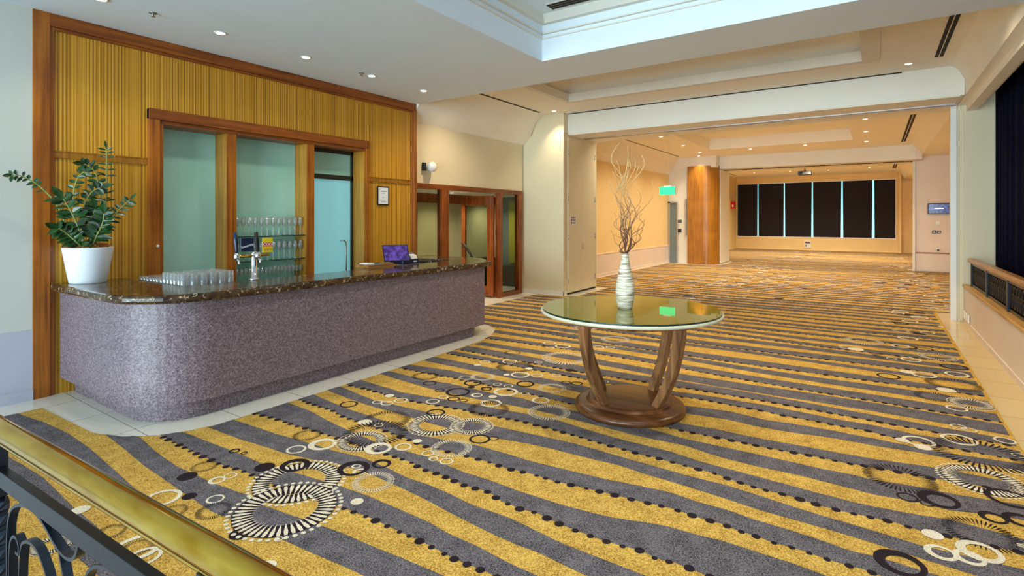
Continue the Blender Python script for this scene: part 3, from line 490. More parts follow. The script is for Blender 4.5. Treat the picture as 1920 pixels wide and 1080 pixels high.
# first pillar with store cupboard doors
def pillar(x0, x1, y0, y1, name, label):
    b = MB(); b.box(x0, x1, y0, y1, 0, 3.49).box(x0+.34, x1, y0+.02, y1, 3.50, 3.95).box(x0+.02, x1-.02, y0+.01, y1-.01, 3.49, 3.50)
    return struct(b.build(name, 'warmlight_cream'), label)
pillar(-6.62, -5.5, 10.05, 11.68, 'wall_pillar', 'cream pillar with store cupboard doors')
struct(MB().box(-6.62, -5.485, 10.035, 10.05, 0, .09).box(-5.5, -5.485, 10.035, 10.18, 0, .09).build('baseboard_pillar', 'white'))
cp = bpy.data.objects.new('door_3', None); COL.objects.link(cp); cp.location = (-5.48, 10.9, 0); struct(cp, 'pair of flush cream cupboard doors in the pillar side')
for a, b in ((10.22, 10.865), (10.875, 11.56)):
    MB().box(-5.498, -5.478, a, b, .05, 3.42).build('door_leaf', 'warmlight_cream', cp)
MB().box(-5.4995, -5.487, 10.2, 11.6, .012, .05).box(-5.4995, -5.49, 10.865, 10.875, .05, 3.42).build('shadow_gap', 'dark_slot', cp)
for y in (10.24, 11.54):
    for z in (.3, 1.25, 2.1, 3.1): MB().tube([(-5.474, y, z-.06), (-5.474, y, z+.06)], .009, 8).build('hinge', 'steel', cp)
MB().box(-5.478, -5.468, 10.9, 10.94, .98, 1.1).build('lock_plate', 'steel', cp)
t = thing('wall_notice', 'small printed notice on the cream cupboard door', 'notice', (-5.47, 10.45, 1.6))
MB().box(-5.477, -5.473, 10.33, 10.56, 1.52, 1.72).build('sheet', 'plastic_white', t)
q = MB()
for r_ in range(3):
    for c_ in range(3): q.box(-5.473, -5.472, 10.35+c_*.07, 10.40+c_*.07, 1.545+r_*.058, 1.585+r_*.058)
q.build('printing', 'ink', t)
# back room walls
struct(MB().box(-6.7, -6.45, 11.68, 20.0, 0, 3.95).build('wall_left.003', 'warmwall'), 'warm lit cream wall of the second hall')
struct(MB().box(-6.45, -6.43, 11.68, 19.98, 0, .65).box(-6.45, -6.42, 11.68, 19.98, .64, .66).box(-6.45, -6.415, 11.68, 19.98, 0, .09).build('wall_left_dado.001', 'dado'), 'dado along the warm lit wall')
struct(MB().prism_axis([(-6.45, 3.30), (-6.40, 3.33), (-6.28, 3.5), (-6.15, 3.78), (-6.05, 3.9), (-5.98, 3.935), (-5.98, 3.99), (-6.45, 3.99)], 11.68, 20.0).build('ceiling_cove.001', 'ceil_beige'))
struct(MB().box(-7.6, -5.72, 20.02, 20.2, 0, 3.52).box(-6.2, -4.72, 20.0, 20.2, 3.52, 3.95).box(-5.72, -4.72, 20.35, 21.9, 0, 3.52).box(-6.0, -4.70, 20.15, 21.9, 3.52, 3.95).box(-7.6, -6.2, 20.02, 20.2, 3.52, 3.95).build('wall_hall_end', 'white'), 'white wall and pier at the end of the second hall')
# lift door
t = bpy.data.objects.new('door_4', None); COL.objects.link(t); t.location = (-6.35, 20, 0); struct(t, 'narrow grey lift door below the green sign')
MB().box(-6.44, -6.36, 19.93, 20.02, 0, 2.3).box(-6.44, -6.1, 19.93, 20.02, 2.25, 2.3).box(-6.12, -6.08, 19.95, 20.02, 0, 2.3).build('door_frame', 'steel', t)
MB().box(-6.36, -6.12, 19.97, 20.01, 0, 2.25).build('door_leaf', 'lobbygrey', t)
# curved timber column
poly = [(-5.72, 19.93), (-5.15, 19.93)]+[(-5.15+.47*math.sin(a), 20.40-.47*math.cos(a)) for a in [i*PI/2/10 for i in range(1, 11)]]+[(-5.72, 20.4)]
co_ = bpy.data.objects.new('wall_column', None); COL.objects.link(co_); co_.location = (-5.2, 20, 0); struct(co_, 'golden timber column with a rounded corner, banded twice')
for z0, z1 in ((.03, 1.205), (1.215, 2.385), (2.395, 3.58)): MB().prism(poly, z0, z1).build('veneer_panel', 'column', co_)
inner = [(-5.15+(x+5.15)*.985-(.008 if x < -5.5 else 0)*0, 20.2+(y-20.2)*.97) for x, y in poly]
MB().prism(inner, .0, 3.57).build('shadow_joint', 'frame_z', co_)
struct(MB().box(-4.72, -4.66, 20.42, 21.1, .03, 3.45).box(-4.72, -4.66, 21.11, 21.85, .03, 3.45).build('door_5', 'white'), 'flush cream doors beside the timber column')
q = thing('call_panel', 'small notice above a dark card reader beside the lift', 'sign', (-6.0, 19.99, 1.4))
MB().box(-6.1, -5.92, 20.0, 20.015, 1.45, 1.68).build('notice', 'plastic_white', q); MB().box(-6.08, -5.94, 19.995, 20.0, 1.5, 1.62).build('printing', 'ink', q)
MB().box(-6.07, -5.96, 19.97, 20.015, 1.15, 1.28).build('card_reader', 'black', q)
tag(MB().box(-5.80, -5.76, 19.93, 20.015, 1.05, 2.4).build('door_pull', 'steel', bevel=.005), 'tall slim steel strip left of the timber column', 'strip')
# exit sign
t = thing('exit_sign', 'glowing green sign box hanging in front of the lift', 'sign', (-4.15, 12.8, 2.34))
MB().box(-4.34, -3.96, 12.785, 12.80, 2.235, 2.43).build('sign_face', 'exit_green', t)
MB().box(-4.34, -3.96, 12.80, 12.84, 2.235, 2.43).box(-4.24, -4.06, 12.79, 12.84, 2.43, 2.455).build('housing', 'plastic_white', t)
MB().tube([(-4.15, 12.815, 2.455), (-4.15, 12.815, 3.93)], .002, 6).build('suspension_rod', 'warmwall', t)
# second hall right side and far hall
struct(MB().box(1.06, 2.5, 21.2, 21.9, 0, 3.64).box(1.06, 1.2, 20.4, 21.2, 3.48, 3.95).build('wall_screen', 'dado'), 'cream wall carrying the small blue screen')
struct(MB().box(1.06, 2.5, 21.18, 21.2, 0, .58).box(1.06, 2.5, 21.165, 21.2, .565, .60, 1).build('wall_screen_dado', ['dado', 'frame_z']))
struct(MB().box(1.0, 1.06, 21.1, 21.25, 0, 3.48).build('trim_5', 'white'), 'slim white post at the far opening')
struct(MB().box(2.3, 2.5, 11.5, 21.2, 0, 3.95).build('wall_right', 'warmwall'), 'right wall of the second hall')
struct(MB().box(-6.7, -6.45, 21.9, 32.2, 0, 3.95).box(-6.7, -4.7, 21.88, 21.9, 0, 3.95).build('wall_left.004', 'warmwall'), 'left wall of the far hall')
struct(MB().box(1.9, 2.1, 21.9, 32.2, 0, 3.95).build('wall_right.001', 'warmwall'), 'right wall of the far hall')
WX0, WX1, WZ0, WZ1 = -6.40, .87, .68, 3.60
struct(MB().box(-6.7, WX0-.001, 32, 32.2, 0, 3.95).box(WX1, 2.0, 32, 32.2, 0, 3.95).box(WX0, WX1, 32, 32.2, 0, WZ0).box(WX0, WX1, 32, 32.2, WZ1, 3.95).box(.95, 1.06, 31.6, 32, 0, 3.95).box(1.06, 1.9, 31.9, 32, 0, 3.5).build('wall_far', 'warmwall'), 'far end wall around the dark windows')
wn = bpy.data.objects.new('window_9', None); COL.objects.link(wn); wn.location = (-2.8, 32, 1); struct(wn, 'wide far window of six blacked-out bays')
MB().box(WX0, WX1, 32.12, 32.14, WZ0, WZ1).build('pane', 'skyglow', wn)
MB().box(WX0, WX1, 31.985, 32.1, WZ0-.02, WZ0+.02).box(WX0, WX1, 31.985, 32.1, WZ1-.02, WZ1+.02).box(WX1-.03, WX1, 31.985, 32.1, WZ0, WZ1).build('window_frame', 'plastic_white', wn)
edges = [-6.39, -5.33, -4.02, -2.70, -1.37, -.05, .85]
for i, (a, b) in enumerate(zip(edges, edges[1:])):
    g = .035+.006*i
    q = thing('roller_blind', 'near-black roller blind, %s of six across the far window' % ['leftmost', 'second from left', 'third from left', 'third from right', 'second from right', 'rightmost narrow one'][i], 'blind', ((a+b)/2, 32.03, WZ0), 'blackout blinds on the far window')
    MB().prism_axis([(a+(.0 if i == 0 else g*.8), WZ0+.03), (b-(0 if i == 5 else g), WZ0+.03), (b-(0 if i == 5 else g*.55), WZ1-.02), (a+(0 if i == 0 else g*.45), WZ1-.02)], 32.03, 32.04).build('fabric', 'blind', q)
    MB().tube([(a+.05, 32.035, WZ0+.03), (b-.06, 32.035, WZ0+.03)], .014, 8).build('bottom_bar', 'blackiron', q)
# ------------------------------------------------------------------ ceilings
def slab(name, x0, x1, y0, y1, z, hole=None, top=.4, mat='ceil', label=None, depth=.35):
    b = MB()
    if hole is None: b.box(x0, x1, y0, y1, z, z+.25)
    else:
        a0, a1, b0, b1 = hole; zt = z+depth
        b.box(x0, a0, y0, y1, z, zt+.1).box(a1, x1, y0, y1, z, zt+.1).box(a0, a1, y0, b0, z, zt+.1).box(a0, a1, b1, y1, z, zt+.1).box(a0, a1, b0, b1, zt, zt+.1)
    return struct(b.build(name, mat), label)
slab('ceiling', -6.8, 1.95, -3.0, 6.49, 3.57, (-3.35, .95, -.9, 5.58), mat='ceil', label='white ceiling with a deep coffer over the lobby', depth=.55)
t = MB()      # mouldings round the coffer
for z0, z1, p in ((3.83, 3.845, .02), (3.885, 3.9, .035), (4.0, 4.03, .07), (4.03, 4.12, .05)):
    t.box(-3.35, .95, 5.58-p, 5.58, z0, z1).box(-3.35, -3.35+p, -.9, 5.58-p, z0, z1).box(.95-p, .95, -.9, 5.58-p, z0, z1)
struct(t.build('trim_6', 'white'), 'stepped plaster moulding inside the coffer')
slab('ceiling.001', -6.0, .97, 6.49, 10.26, 3.93, (-5.02, -.15, 7.1, 9.32), mat='ceil_beige', label='beige ceiling with a recessed tray beyond the beam', depth=.5)
struct(MB().box(-5.02, -.15, 9.20, 9.32, 3.925, 4.08).box(-.15, .06, 7.1, 9.32, 3.915, 3.93).box(-5.02, -4.92, 7.1, 9.2, 3.925, 4.08).build('trim_7', 'white'), 'pale upstand edging the ceiling tray')
struct(MB().prism_axis([(-5.02, 4.1), (-4.6, 4.43), (-5.02, 4.43)], 7.1, 9.3).prism_axis([(9.32, 4.1), (8.85, 4.43), (9.32, 4.43)], -5.0, -.16, 'x').build('ceiling_cove.002', 'ceil_beige'))
slab('ceiling.002', -6.5, .97, 11.6, 20.5, 3.93, (-4.5, -.52, 12.9, 18.22), mat='ceil_beige', label='warm ceiling with a long recessed tray in the second hall', depth=.34)
slab('ceiling.003', -6.5, .97, 21.9, 32.1, 3.93, mat='ceil_beige', label='ceiling of the far hall')
def hdr(name, y0, y1, x0, x1, label):
    return struct(MB().box(x0, x1, y0, y1, 3.48, 4.0).build(name, 'white'), label)
hdr('wall_header', 10.25, 11.62, -5.5, 1.10, 'white header beam over the wide opening')
struct(MB().box(-5.48, 1.05, 10.27, 11.6, 3.468, 3.48).build('ceiling_header_soffit', 'ceil_beige'))
struct(MB().box(-5.45, 1.05, 10.86, 10.92, 3.455, 3.468).box(-5.45, 1.05, 10.98, 11.04, 3.455, 3.468).build('trim_8', 'steel'), 'metal sliding track under the header')
struct(MB().box(-5.45, 1.05, 10.92, 10.98, 3.460, 3.467).box(-5.5, .35, 10.238, 10.25, 3.915, 3.93).build('trim_9', 'dark_slot'))
hdr('wall_header.001', 20.45, 21.9, -4.7, 1.06, 'second cream header beam further back')
struct(MB().box(-4.7, 1.0, 21.0, 21.06, 3.46, 3.48).build('trim_10', 'dark_slot'))
# right hand coves and soffits
t = MB(); t.prism_axis([(.95, 3.93), (1.03, 3.86), (1.10, 3.70), (1.11, 3.48), (1.22, 3.48), (1.22, 4.0), (.95, 4.0)], 6.49, 11.2); struct(t.build('ceiling_cove.003', 'ceil_beige'), 'curved cove above the curtain')
struct(MB().box(1.22, 1.34, 6.49, 11.2, 3.38, 4.0).box(1.34, 1.42, 6.49, 11.2, 3.46, 4.0).box(1.42, 1.95, 6.49, 11.2, 3.85, 4.0).build('ceiling_pelmet', 'ceil_beige'), 'stepped beam in front of the curtain head')
t = MB(); t.prism_axis([(.95, 3.93), (1.2, 3.63), (2.4, 3.63), (2.4, 4.0), (.95, 4.0)], 11.5, 21.2); struct(t.build('ceiling_cove.004', 'ceil_beige'))
t = MB(); t.prism_axis([(.95, 3.93), (1.2, 3.6), (2.0, 3.6), (2.0, 4.0), (.95, 4.0)], 21.9, 32.0); struct(t.build('ceiling_cove.005', 'ceil_beige'))
struct(MB().box(1.187, 1.95, 11.2, 11.5, 0, 4.0).box(1.11, 1.187, 11.22, 11.5, 0, 4.0).build('wall_right_return', 'warmlight_cream'), 'pale wall return beside the curtain, warm light in its colour')
struct(MB().box(1.02, 1.10, 11.18, 11.30, 0, 3.5).build('trim_11', 'plastic_white', bevel=.005), 'slim white post at the right end of the opening')
# ------------------------------------------------------------------ right low wall, ledge, balustrade, curtain
struct(MB().box(1.187, 1.40, -.2, 11.2, 0, .56).box(1.175, 1.187, -.2, 11.2, 0, .07).build('wall_right_low', 'dado'), 'low pinkish wall under the balustrade')
struct(MB().box(1.17, 1.42, -.2, 11.2, .56, .60).build('trim_12', 'ledgewood', bevel=.006), 'timber ledge capping the low wall')
bl = thing('stair_balustrade', 'black ironwork balustrade with brown timber handrail on the right', 'balustrade', (1.27, 7, .6))
MB().prism_axis([(1.21, .975), (1.33, .975), (1.335, 1.0), (1.31, 1.03), (1.23, 1.03), (1.205, 1.0)], 4.0, 11.0).build('handrail', 'railwood', bl, bevel=.006)
MB().box(1.25, 1.29, 4.0, 10.98, .93, .973).box(1.255, 1.285, 4.0, 10.98, .603, .64).build('rail', 'blackiron', bl)
for k in range(6):
    MB().box(1.24, 1.30, 4.05+k*1.36, 4.11+k*1.36, .60, .975).build('post', 'blackiron', bl)
k = 0; y = 4.2
while y < 10.95:
    b = MB(); R_ = 14
    b.tube([(1.27, y+.05*math.cos(2*PI*i/R_), .785+.125*math.sin(2*PI*i/R_)) for i in range(R_+1)], .010, 6, cap=False)
    b.tube([(1.27, y-.068, .64), (1.27, y-.068, .93)], .008, 6)
    b.tube([(1.27, y+.02*math.cos(2*PI*i/8), .785+.03*math.sin(2*PI*i/8)) for i in range(9)], .008, 6, cap=False)
    b.build('baluster', 'blackiron', bl, smooth=True); y += .136; k += 1
cb = MB(); n = 340; y0 = 2.5; y1 = 11.15; F = []
for i in range(n+1):
    y = y0+(y1-y0)*i/n; x = 1.60+.035*math.sin(y*30+.8*math.sin(y*5))+.015*math.sin(y*13)
    F.append((x, y))
vs = [(x, y, .02) for x, y in F]+[(x, y, 3.84) for x, y in F]
cb.poly_faces(vs, [(i, i+1, n+2+i, n+1+i) for i in range(n)])
tag(cb.build('stage_curtain', 'curtain', smooth=True, solidify=.006), 'tall navy blue curtain in folds behind the right balustrade', 'curtain')
so = thing('power_socket', 'row of three white sockets low beside the slim right post', 'socket', (1.18, 10.7, .12))
for k in range(3): MB().box(1.16, 1.175, 10.45+k*.22, 10.57+k*.22, .09, .2).build('socket_plate', 'plastic_white', so)
# ------------------------------------------------------------------ lamps
ORD = ['nearest', 'second', 'third', 'fourth', 'fifth']
def downlight(x, y, z, label, e=60, spot=True, r=.045, col=(1, .86, .64), ang=2.5, group=None):
    o = thing('downlight', label, 'downlight', (x, y, z), group)
    MB().lathe([(r*1.0, 0), (r*1.35, -.001), (r*1.35, -.006), (r, -.008)], (x, y, z), 20, cap=False).build('trim_ring', 'plastic_white', o, smooth=True)
    MB().lathe([(.002, -.004), (r, -.004), (r, -.001)], (x, y, z), 20).build('lens', 'lens', o)
    if spot:
        l = bpy.data.lights.new('downlight_lamp', 'SPOT'); l.energy = e; l.spot_size = ang; l.spot_blend = 1; l.color = col; l.shadow_soft_size = .06
        lo = bpy.data.objects.new('downlight_lamp', l); COL.objects.link(lo); lo.location = (0, 0, -.03); lo.parent = o
    return o
for i, y in enumerate((1.83, 2.86, 3.86, 4.86, 5.86)):
    downlight(-5.58, y, 3.57, 'recessed downlight above the bar, %s in the row from the left' % ['first', 'second', 'third', 'fourth', 'fifth'][i], 22, col=(1, .9, .72), ang=2.2, group='downlights above the bar')
for i, (x, y) in enumerate(((-5.594, 9.81), (.41, 9.74), (-5.55, 7.2), (-2.6, 6.82), (.35, 7.0), (-1.0, 6.82))):  # lamps close behind the beam are added out of view to warm this bay
    downlight(x, y, 3.93, ['recessed downlight above the cream pillar corner', 'recessed downlight near the right end of the header beam', 'recessed downlight over the glass entrance', 'added unseen downlight close behind the wide beam, left one', 'added unseen downlight behind the beam beside the double slot', 'added unseen downlight close behind the wide beam, right one'][i], (60, 70, 110, 130, 115, 120)[i], col=(1, .82, .56), ang=(1.7, 1.5, 2.4, 2.4, 2.5, 2.4)[i])
B3 = [(-4.89, 14.52), (-4.92, 16.7), (-4.96, 18.77), (-3.34, 18.7), (-1.77, 18.7), (-.18, 14.58), (-.18, 16.64), (-.2, 18.81), (-4.9, 12.4), (-.2, 12.4)]
for i, (x, y) in enumerate(B3):
    downlight(x, y, 3.93, 'recessed downlight in the second hall ceiling, at %s' % ['left of the tray, middle', 'left of the tray, further back', 'back left corner', 'behind the tray, left one', 'behind the tray, right one', 'right of the tray, middle', 'right of the tray, further back', 'back right corner', 'front left corner', 'front right corner'][i], 165, group='downlights of the second hall', r=.05)
for i, (x, y) in enumerate(((-3.0, 16.6), (-1.1, 16.6))):
    downlight(x, y, 4.27, 'large recessed downlight inside the ceiling tray, %s one' % ['left', 'right'][i], 120, r=.09)
downlight(-5.25, 19.72, 3.93, 'recessed downlight washing the golden column', 90, ang=1.6)
B4 = [(-4.96, 26.76), (-4.92, 28.5), (-3.34, 28.5), (-1.79, 28.9), (-.18, 26.3), (-.19, 28.4), (-2.17, 25.7), (-1.11, 25.6), (-4.9, 24.2), (-.2, 24.2)]
for i, (x, y) in enumerate(B4):
    downlight(x, y, 3.93, 'recessed downlight in the far hall ceiling, %s' % ['left column middle', 'left column back', 'back row second', 'back row third', 'right column middle', 'right column back', 'centre left', 'centre right', 'left column front', 'right column front'][i], 215, group='downlights of the far hall')
downlight(-7.3, 7.0, 2.2, 'lobby downlight behind the left entrance pane', 60, r=.04, col=(1, .93, .78)); downlight(-7.45, 10.3, 2.2, 'lobby downlight in front of the lime panel', 50, r=.04, col=(1, .93, .78)); downlight(-7.3, 8.5, 2.2, 'lobby downlight behind the entrance doorway', 60, r=.04, col=(1, .9, .7))
for i, (x, y) in enumerate(((-2.4, .6), (-2.4, 2.6), (-2.4, 4.6), (0, .6), (0, 2.6), (0, 4.6))):
    downlight(x, y, 4.12, 'recessed downlight in the near coffer, %s' % ['left side nearest', 'left side middle', 'left side furthest', 'right side nearest', 'right side middle', 'right side furthest'][i], 84, col=(.99, .97, .93), ang=2.0, group='downlights in the coffer')
# sprinklers
for i, (x, y, z) in enumerate(((-5.56, 2.23, 3.57), (-5.58, 4.69, 3.57))):
    s_ = thing('sprinkler', 'small chrome sprinkler head in the ceiling near the %s bar downlight' % ['first', 'fourth'][i], 'sprinkler', (x, y, z))
    MB().lathe([(.035, 0), (.035, -.004), (.012, -.006), (.01, -.03)], (x, y, z), 14).build('rosette', 'steel', s_)
    MB().lathe([(.006, -.03), (.02, -.032), (.02, -.036)], (x, y, z), 14).build('deflector', 'steel', s_)
# slot diffusers
def slot(x0, x1, y0, y1, z, label, n=2, along='y'):
    o = thing('slot_diffuser', label, 'vent', ((x0+x1)/2, (y0+y1)/2, z))
    MB().box(x0-.012, x1+.012, y0-.012, y1+.012, z-.006, z-.001).build('frame', 'ceil_beige', o)
    w_ = (x1-x0) if along == 'y' else (y1-y0)
    for i in range(n):
        a = w_*(i+.12)/n; b_ = w_*(i+.88)/n
        (MB().box(x0+a, x0+b_, y0, y1, z-.010, z-.006) if along == 'y' else MB().box(x0, x1, y0+a, y0+b_, z-.010, z-.006)).build('slot', 'dark_slot', o)
    return o
slot(-5.95, -5.89, 6.6, 9.75, 3.93, 'long dark ceiling slot over the glass entrance', 2)
slot(.69, .80, 6.6, 9.55, 3.93, 'double dark ceiling slot in front of the header, right side', 2)
slot(-5.93, -5.88, 11.8, 19.5, 3.93, 'long dark slot above the warm left wall', 1)
slot(.64, .76, 13.2, 19.45, 3.93, 'double dark ceiling slot of the second hall, right side', 2)
slot(-6.03, -5.98, 22.5, 29.7, 3.93, 'thin dark slot in the far hall ceiling, left side', 1)
slot(.66, .80, 25.8, 29.4, 3.93, 'dark slot in the far hall ceiling, right side', 2)
slot(-3.13, -2.2, 5.30, 5.46, 4.12, 'white striped ceiling grille inside the near coffer', 3, 'x')
# ------------------------------------------------------------------ wall things
o = thing('wall_speaker', 'small round white speaker on the cream wall above the entrance', 'speaker', (XG, 6.9, 2.56))
MB().box(XG, XG+.05, 6.78, 6.84, 2.49, 2.63).build('bracket', 'black', o)
MB().lathe([(.05, 0), (.085, .01), (.09, .06), (.075, .09), (.03, .105)], seg=24).build('speaker_body', 'plastic_white', o, smooth=True)
_s = o.children[-1]; _s.matrix_parent_inverse = Matrix.Identity(4); _s.location = (.045, .04, 0); _s.rotation_euler = (0, PI/2, 0)
o = thing('framed_certificate', 'black framed white certificate hung on the reeded panelling', 'picture', (XL, 5.77, 1.87))
MB().box(XL, XL+.02, 5.655, 5.89, 1.865, 2.16).build('frame', 'black', o, bevel=.003)
MB().box(XL+.02, XL+.022, 5.675, 5.87, 1.885, 2.14).build('sheet', 'paper', o)
q = MB(); q.box(XL+.022, XL+.0225, 5.695, 5.71, 2.105, 2.12)
for a, b, z in ((5.72, 5.84, 2.075), (5.74, 5.80, 2.05), (5.765, 5.775, 2.0), (5.75, 5.79, 1.98), (5.70, 5.83, 1.94), (5.72, 5.82, 1.925)): q.box(XL+.022, XL+.0225, a, b, z, z+.005)
q.build('printing', 'ink', o)
o = thing('wall_screen_display', 'small blue lit screen on the cream wall at right', 'screen', (1.65, 21.18, 1.8))
MB().box(1.376, 1.935, 21.14, 21.18, 1.80, 2.14).build('casing', 'black', o, bevel=.01); MB().box(1.40, 1.91, 21.135, 21.14, 1.825, 2.115).build('screen', 'tvscreen', o)
MB().box(1.55, 1.77, 21.13, 21.135, 1.965, 1.985).build('caption_line', 'fluoro', o)
for nm, x, z, r, mt, lb in (('thermostat', 1.638, 1.525, .055, 'plastic_white', 'small white thermostat under the blue screen'), ('wall_switch', 1.54, 1.243, .05, 'black', 'black switch plate, left of the pair under the thermostat'), ('wall_switch', 1.66, 1.243, .045, 'navy', 'navy switch plate, right of the pair under the thermostat'), ('wall_socket', 1.638, .69, .055, 'plastic_white', 'white socket with a black plug just above the dado rail')):
    o = thing(nm, lb, nm.replace('wall_', ''), (x, 21.19, z)); MB().box(x-r, x+r, 21.175, 21.2, z-r, z+r).build('plate', mt, o, bevel=.008)
    MB().box(x-r*.5, x+r*.5, 21.16, 21.175, z-r*.6, z+r*.3).build('rocker', 'plastic_white' if mt != 'plastic_white' else ('black' if nm == 'wall_socket' else 'paper'), o)
o = thing('fire_hose_sign', 'small red fire box on the wall left of the far window', 'fire box', (-6.44, 30.7, 2.4))
MB().box(-6.45, -6.25, 30.55, 30.8, 2.2, 2.6).build('box_body', 'red', o, bevel=.01); MB().box(-6.38, -6.3, 30.54, 30.55, 2.3, 2.42).build('emblem', 'paper', o)
o = thing('floor_box', 'white wall box with grille below the far window', 'wall box', (-2.92, 31.98, .13))
MB().box(-3.08, -2.76, 31.95, 32.0, .13, .50).build('box_body', 'plastic_white', o, bevel=.01); MB().box(-3.03, -2.81, 31.945, 31.95, .36, .45).box(-3.02, -2.95, 31.945, 31.95, .2, .28).build('vent_slot', 'ink', o)
o = thing('projector', 'ceiling projector hanging in the far hall', 'projector', (-2.5, 26.3, 3.93))
MB().tube([(-2.5, 26.3, 3.93), (-2.5, 26.3, 3.72)], .03, 10).build('pole', 'steel', o); MB().box(-2.75, -2.25, 26.05, 26.5, 3.55, 3.72).build('body', 'ink', o, bevel=.02); MB().lathe([(.05, 0), (.05, .05)], (0, 0, 0), 14).build('projector_lens', 'black', o)
_s = o.children[-1]; _s.matrix_parent_inverse = Matrix.Identity(4); _s.location = (-.12, -.25, -.29); _s.rotation_euler = (PI/2, 0, 0)
MB().box(-2.68, -2.32, 26.04, 26.05, 3.57, 3.61).build('vent_grille', 'ink', o)
# ------------------------------------------------------------------ bar
BX, BY, BE, R0 = -4.56, 1.76, 6.02, .52
def arc(cx, cy, r, a0, a1, n=12): return [(cx+r*math.cos(a0+(a1-a0)*i/n), cy+r*math.sin(a0+(a1-a0)*i/n)) for i in range(n+1)]
bar = thing('bar_counter', 'long curved bar with speckled brown-mauve front and dark marble top', 'bar counter', (-5.2, 3.6, 0))
def cshape(o, wdt):
    x0, y0, ye, r = BX+o, BY-o, BE+o, R0+o
    ou = [(-6.34, y0)]+arc(x0-r, y0+r, r, -PI/2, 0)+[(x0, ye), (-5.0, ye+.45), (-6.2, ye+.5)]
    ix = x0-wdt; iy = y0+wdt
    return ou, ix, iy
def ringpoly(o, wdt, innerx=None):
    ou, ix, iy = cshape(o, wdt)
    ri = max(R0+o-wdt, .05)
    inn = [(-6.2, BE-.1), (ix, BE-.1)]+arc(ix-ri, iy+ri, ri, 0, -PI/2, 8)+[(-6.34, iy)]
    return ou+inn
MB().prism(ringpoly(0, .09), .16, .98).build('bar_front', 'granite', bar)
MB().prism(ringpoly(-.11, .09), 0, .16).build('toe_kick', 'granite', bar)
ct = ringpoly(.075, .60)
MB().prism(ct, .98, 1.05).build('countertop', 'marble', bar, bevel=.022)
MB().box(-6.2, -5.2, 2.32, 2.9, .955, .995).build('glass_tray_shelf', 'darkcab', bar)
MB().box(-5.85, -5.2, 2.9, 5.8, .90, .94).build('work_shelf', 'steel', bar)
# tumblers upside down on the tray
tv = [(.030, 0), (.032, .005), (.036, .145), (.034, .146), (.030, .010)]
def make_glass(nm, prof, parts, label, cat, group, first):
    pass
def tumbler(h=.145):
    o = MB().lathe([(.036, 0), (.031, h-.004), (.028, h), (.0005, h), (.0005, h-.01), (.027, h-.012), (.033, 0)], seg=14, cap=False).build('tumbler', 'glass', smooth=True); return o
t1 = tumbler(); t2 = MB().lathe([(.034, 0), (.038, .075), (.036, .078), (.0005, .078), (.0005, .07), (.034, .068), (.031, 0)], seg=14, cap=False).build('tumbler', 'glass', smooth=True)
tag(t1, 'tall clear upside-down tumbler among the glasses at the left of the bar', 'glass', 'tall tumblers on the bar tray')
tag(t2, 'short clear upside-down tumbler at the wall side of the glass tray', 'glass', 'short tumblers on the bar tray')
u1 = u2 = False
for i in range(13):
    for j in range(6):
        x = -5.27-.072*i; y = 2.37+.086*j
        if i < 6:
            o = t1 if not u1 else t1.copy()
            if u1: COL.objects.link(o)
            u1 = True
        else:
            o = t2 if not u2 else t2.copy()
            if u2: COL.objects.link(o)
            u2 = True
        o['label'] = ('tall clear tumbler on the bar tray, %s column from the front, %s from the left' % (ORDN[i], ORDN[j])) if i < 6 else ('short clear tumbler on the bar tray, %s column from the wall, %s from the left' % (ORDN[12-i], ORDN[j]))
        o.location = (x+random.uniform(-.003, .003), y+random.uniform(-.003, .003), .996)
# shelves with wine glasses
SX0, SX1 = XL-.255, XL-.02
shelf_z = (1.435, 1.125, .86)
for i, z in enumerate(shelf_z):
    s_ = thing('glass_shelf', '%s green-edged glass shelf of stemware behind the bar' % ['top', 'middle', 'bottom'][i], 'shelf', ((SX0+SX1)/2, 3.93, z), 'glass shelves behind the bar')
    MB().box(SX0, SX1-.004, 3.455, 4.415, z-.01, z).build('shelf_plate', 'shelfglass', s_)
    MB().box(SX1-.004, SX1, 3.455, 4.415, z-.011, z).build('front_edge', 'shelfedge', s_)
def wineglass(h, r, name, label, group):
    o = thing(name, label, 'wine glass', (0, 0, 0), group)
    MB().lathe([(.0005, 0), (r*.95, 0), (r*.9, .004), (.006, .010)], seg=14, cap=False).build('foot', 'glass', o, smooth=True)
    MB().tube([(0, 0, .008), (0, 0, h*.5)], .0045, 8, cap=False).build('stem', 'glass', o)
    MB().lathe([(.004, h*.49), (r*.5, h*.54), (r*.95, h*.66), (r*1.0, h*.78), (r*.78, h), (r*.75, h), (r*.95, h*.78), (r*.88, h*.67), (r*.45, h*.56)], seg=14, cap=False).build('bowl', 'glass', o, smooth=True)
    return o
def place(proto, first, loc):
    if first: proto.location = loc; return proto
    c = proto.copy(); COL.objects.link(c); c.location = loc
    for ch in proto.children:
        d = ch.copy(); COL.objects.link(d); d.parent = c
    return c
for zi, (nm, h, r, n, rows) in enumerate((('top', .235, .027, 12, 2), ('middle', .235, .027, 12, 2), ('bottom', .17, .021, 17, 2))):
    p = wineglass(h, r, 'wine_glass', 'clear stemmed wine glass standing in rows on the %s glass shelf' % nm, 'wine glasses on the %s shelf' % nm); first = True
    for rw in range(rows):
        for k in range(n):
            y = 3.50+(4.37-3.50)*k/(n-1)-(.03 if rw else 0)+(.015 if rw and k == 0 else 0)
            g_ = place(p, first, (SX1-.045-.085*rw, y, shelf_z[zi]+.001)); first = False
            g_['label'] = 'wine glass on the %s glass shelf, %s from left, %s row' % (nm, ORDN[k], ('front', 'back')[rw])
tag(MB().box(-6.50, -6.42, 4.33, 4.40, 1.036, 1.06).build('small_box', 'paper', bevel=.002), 'x', 'box')
bpy.data.objects.remove(bpy.data.objects['small_box'])
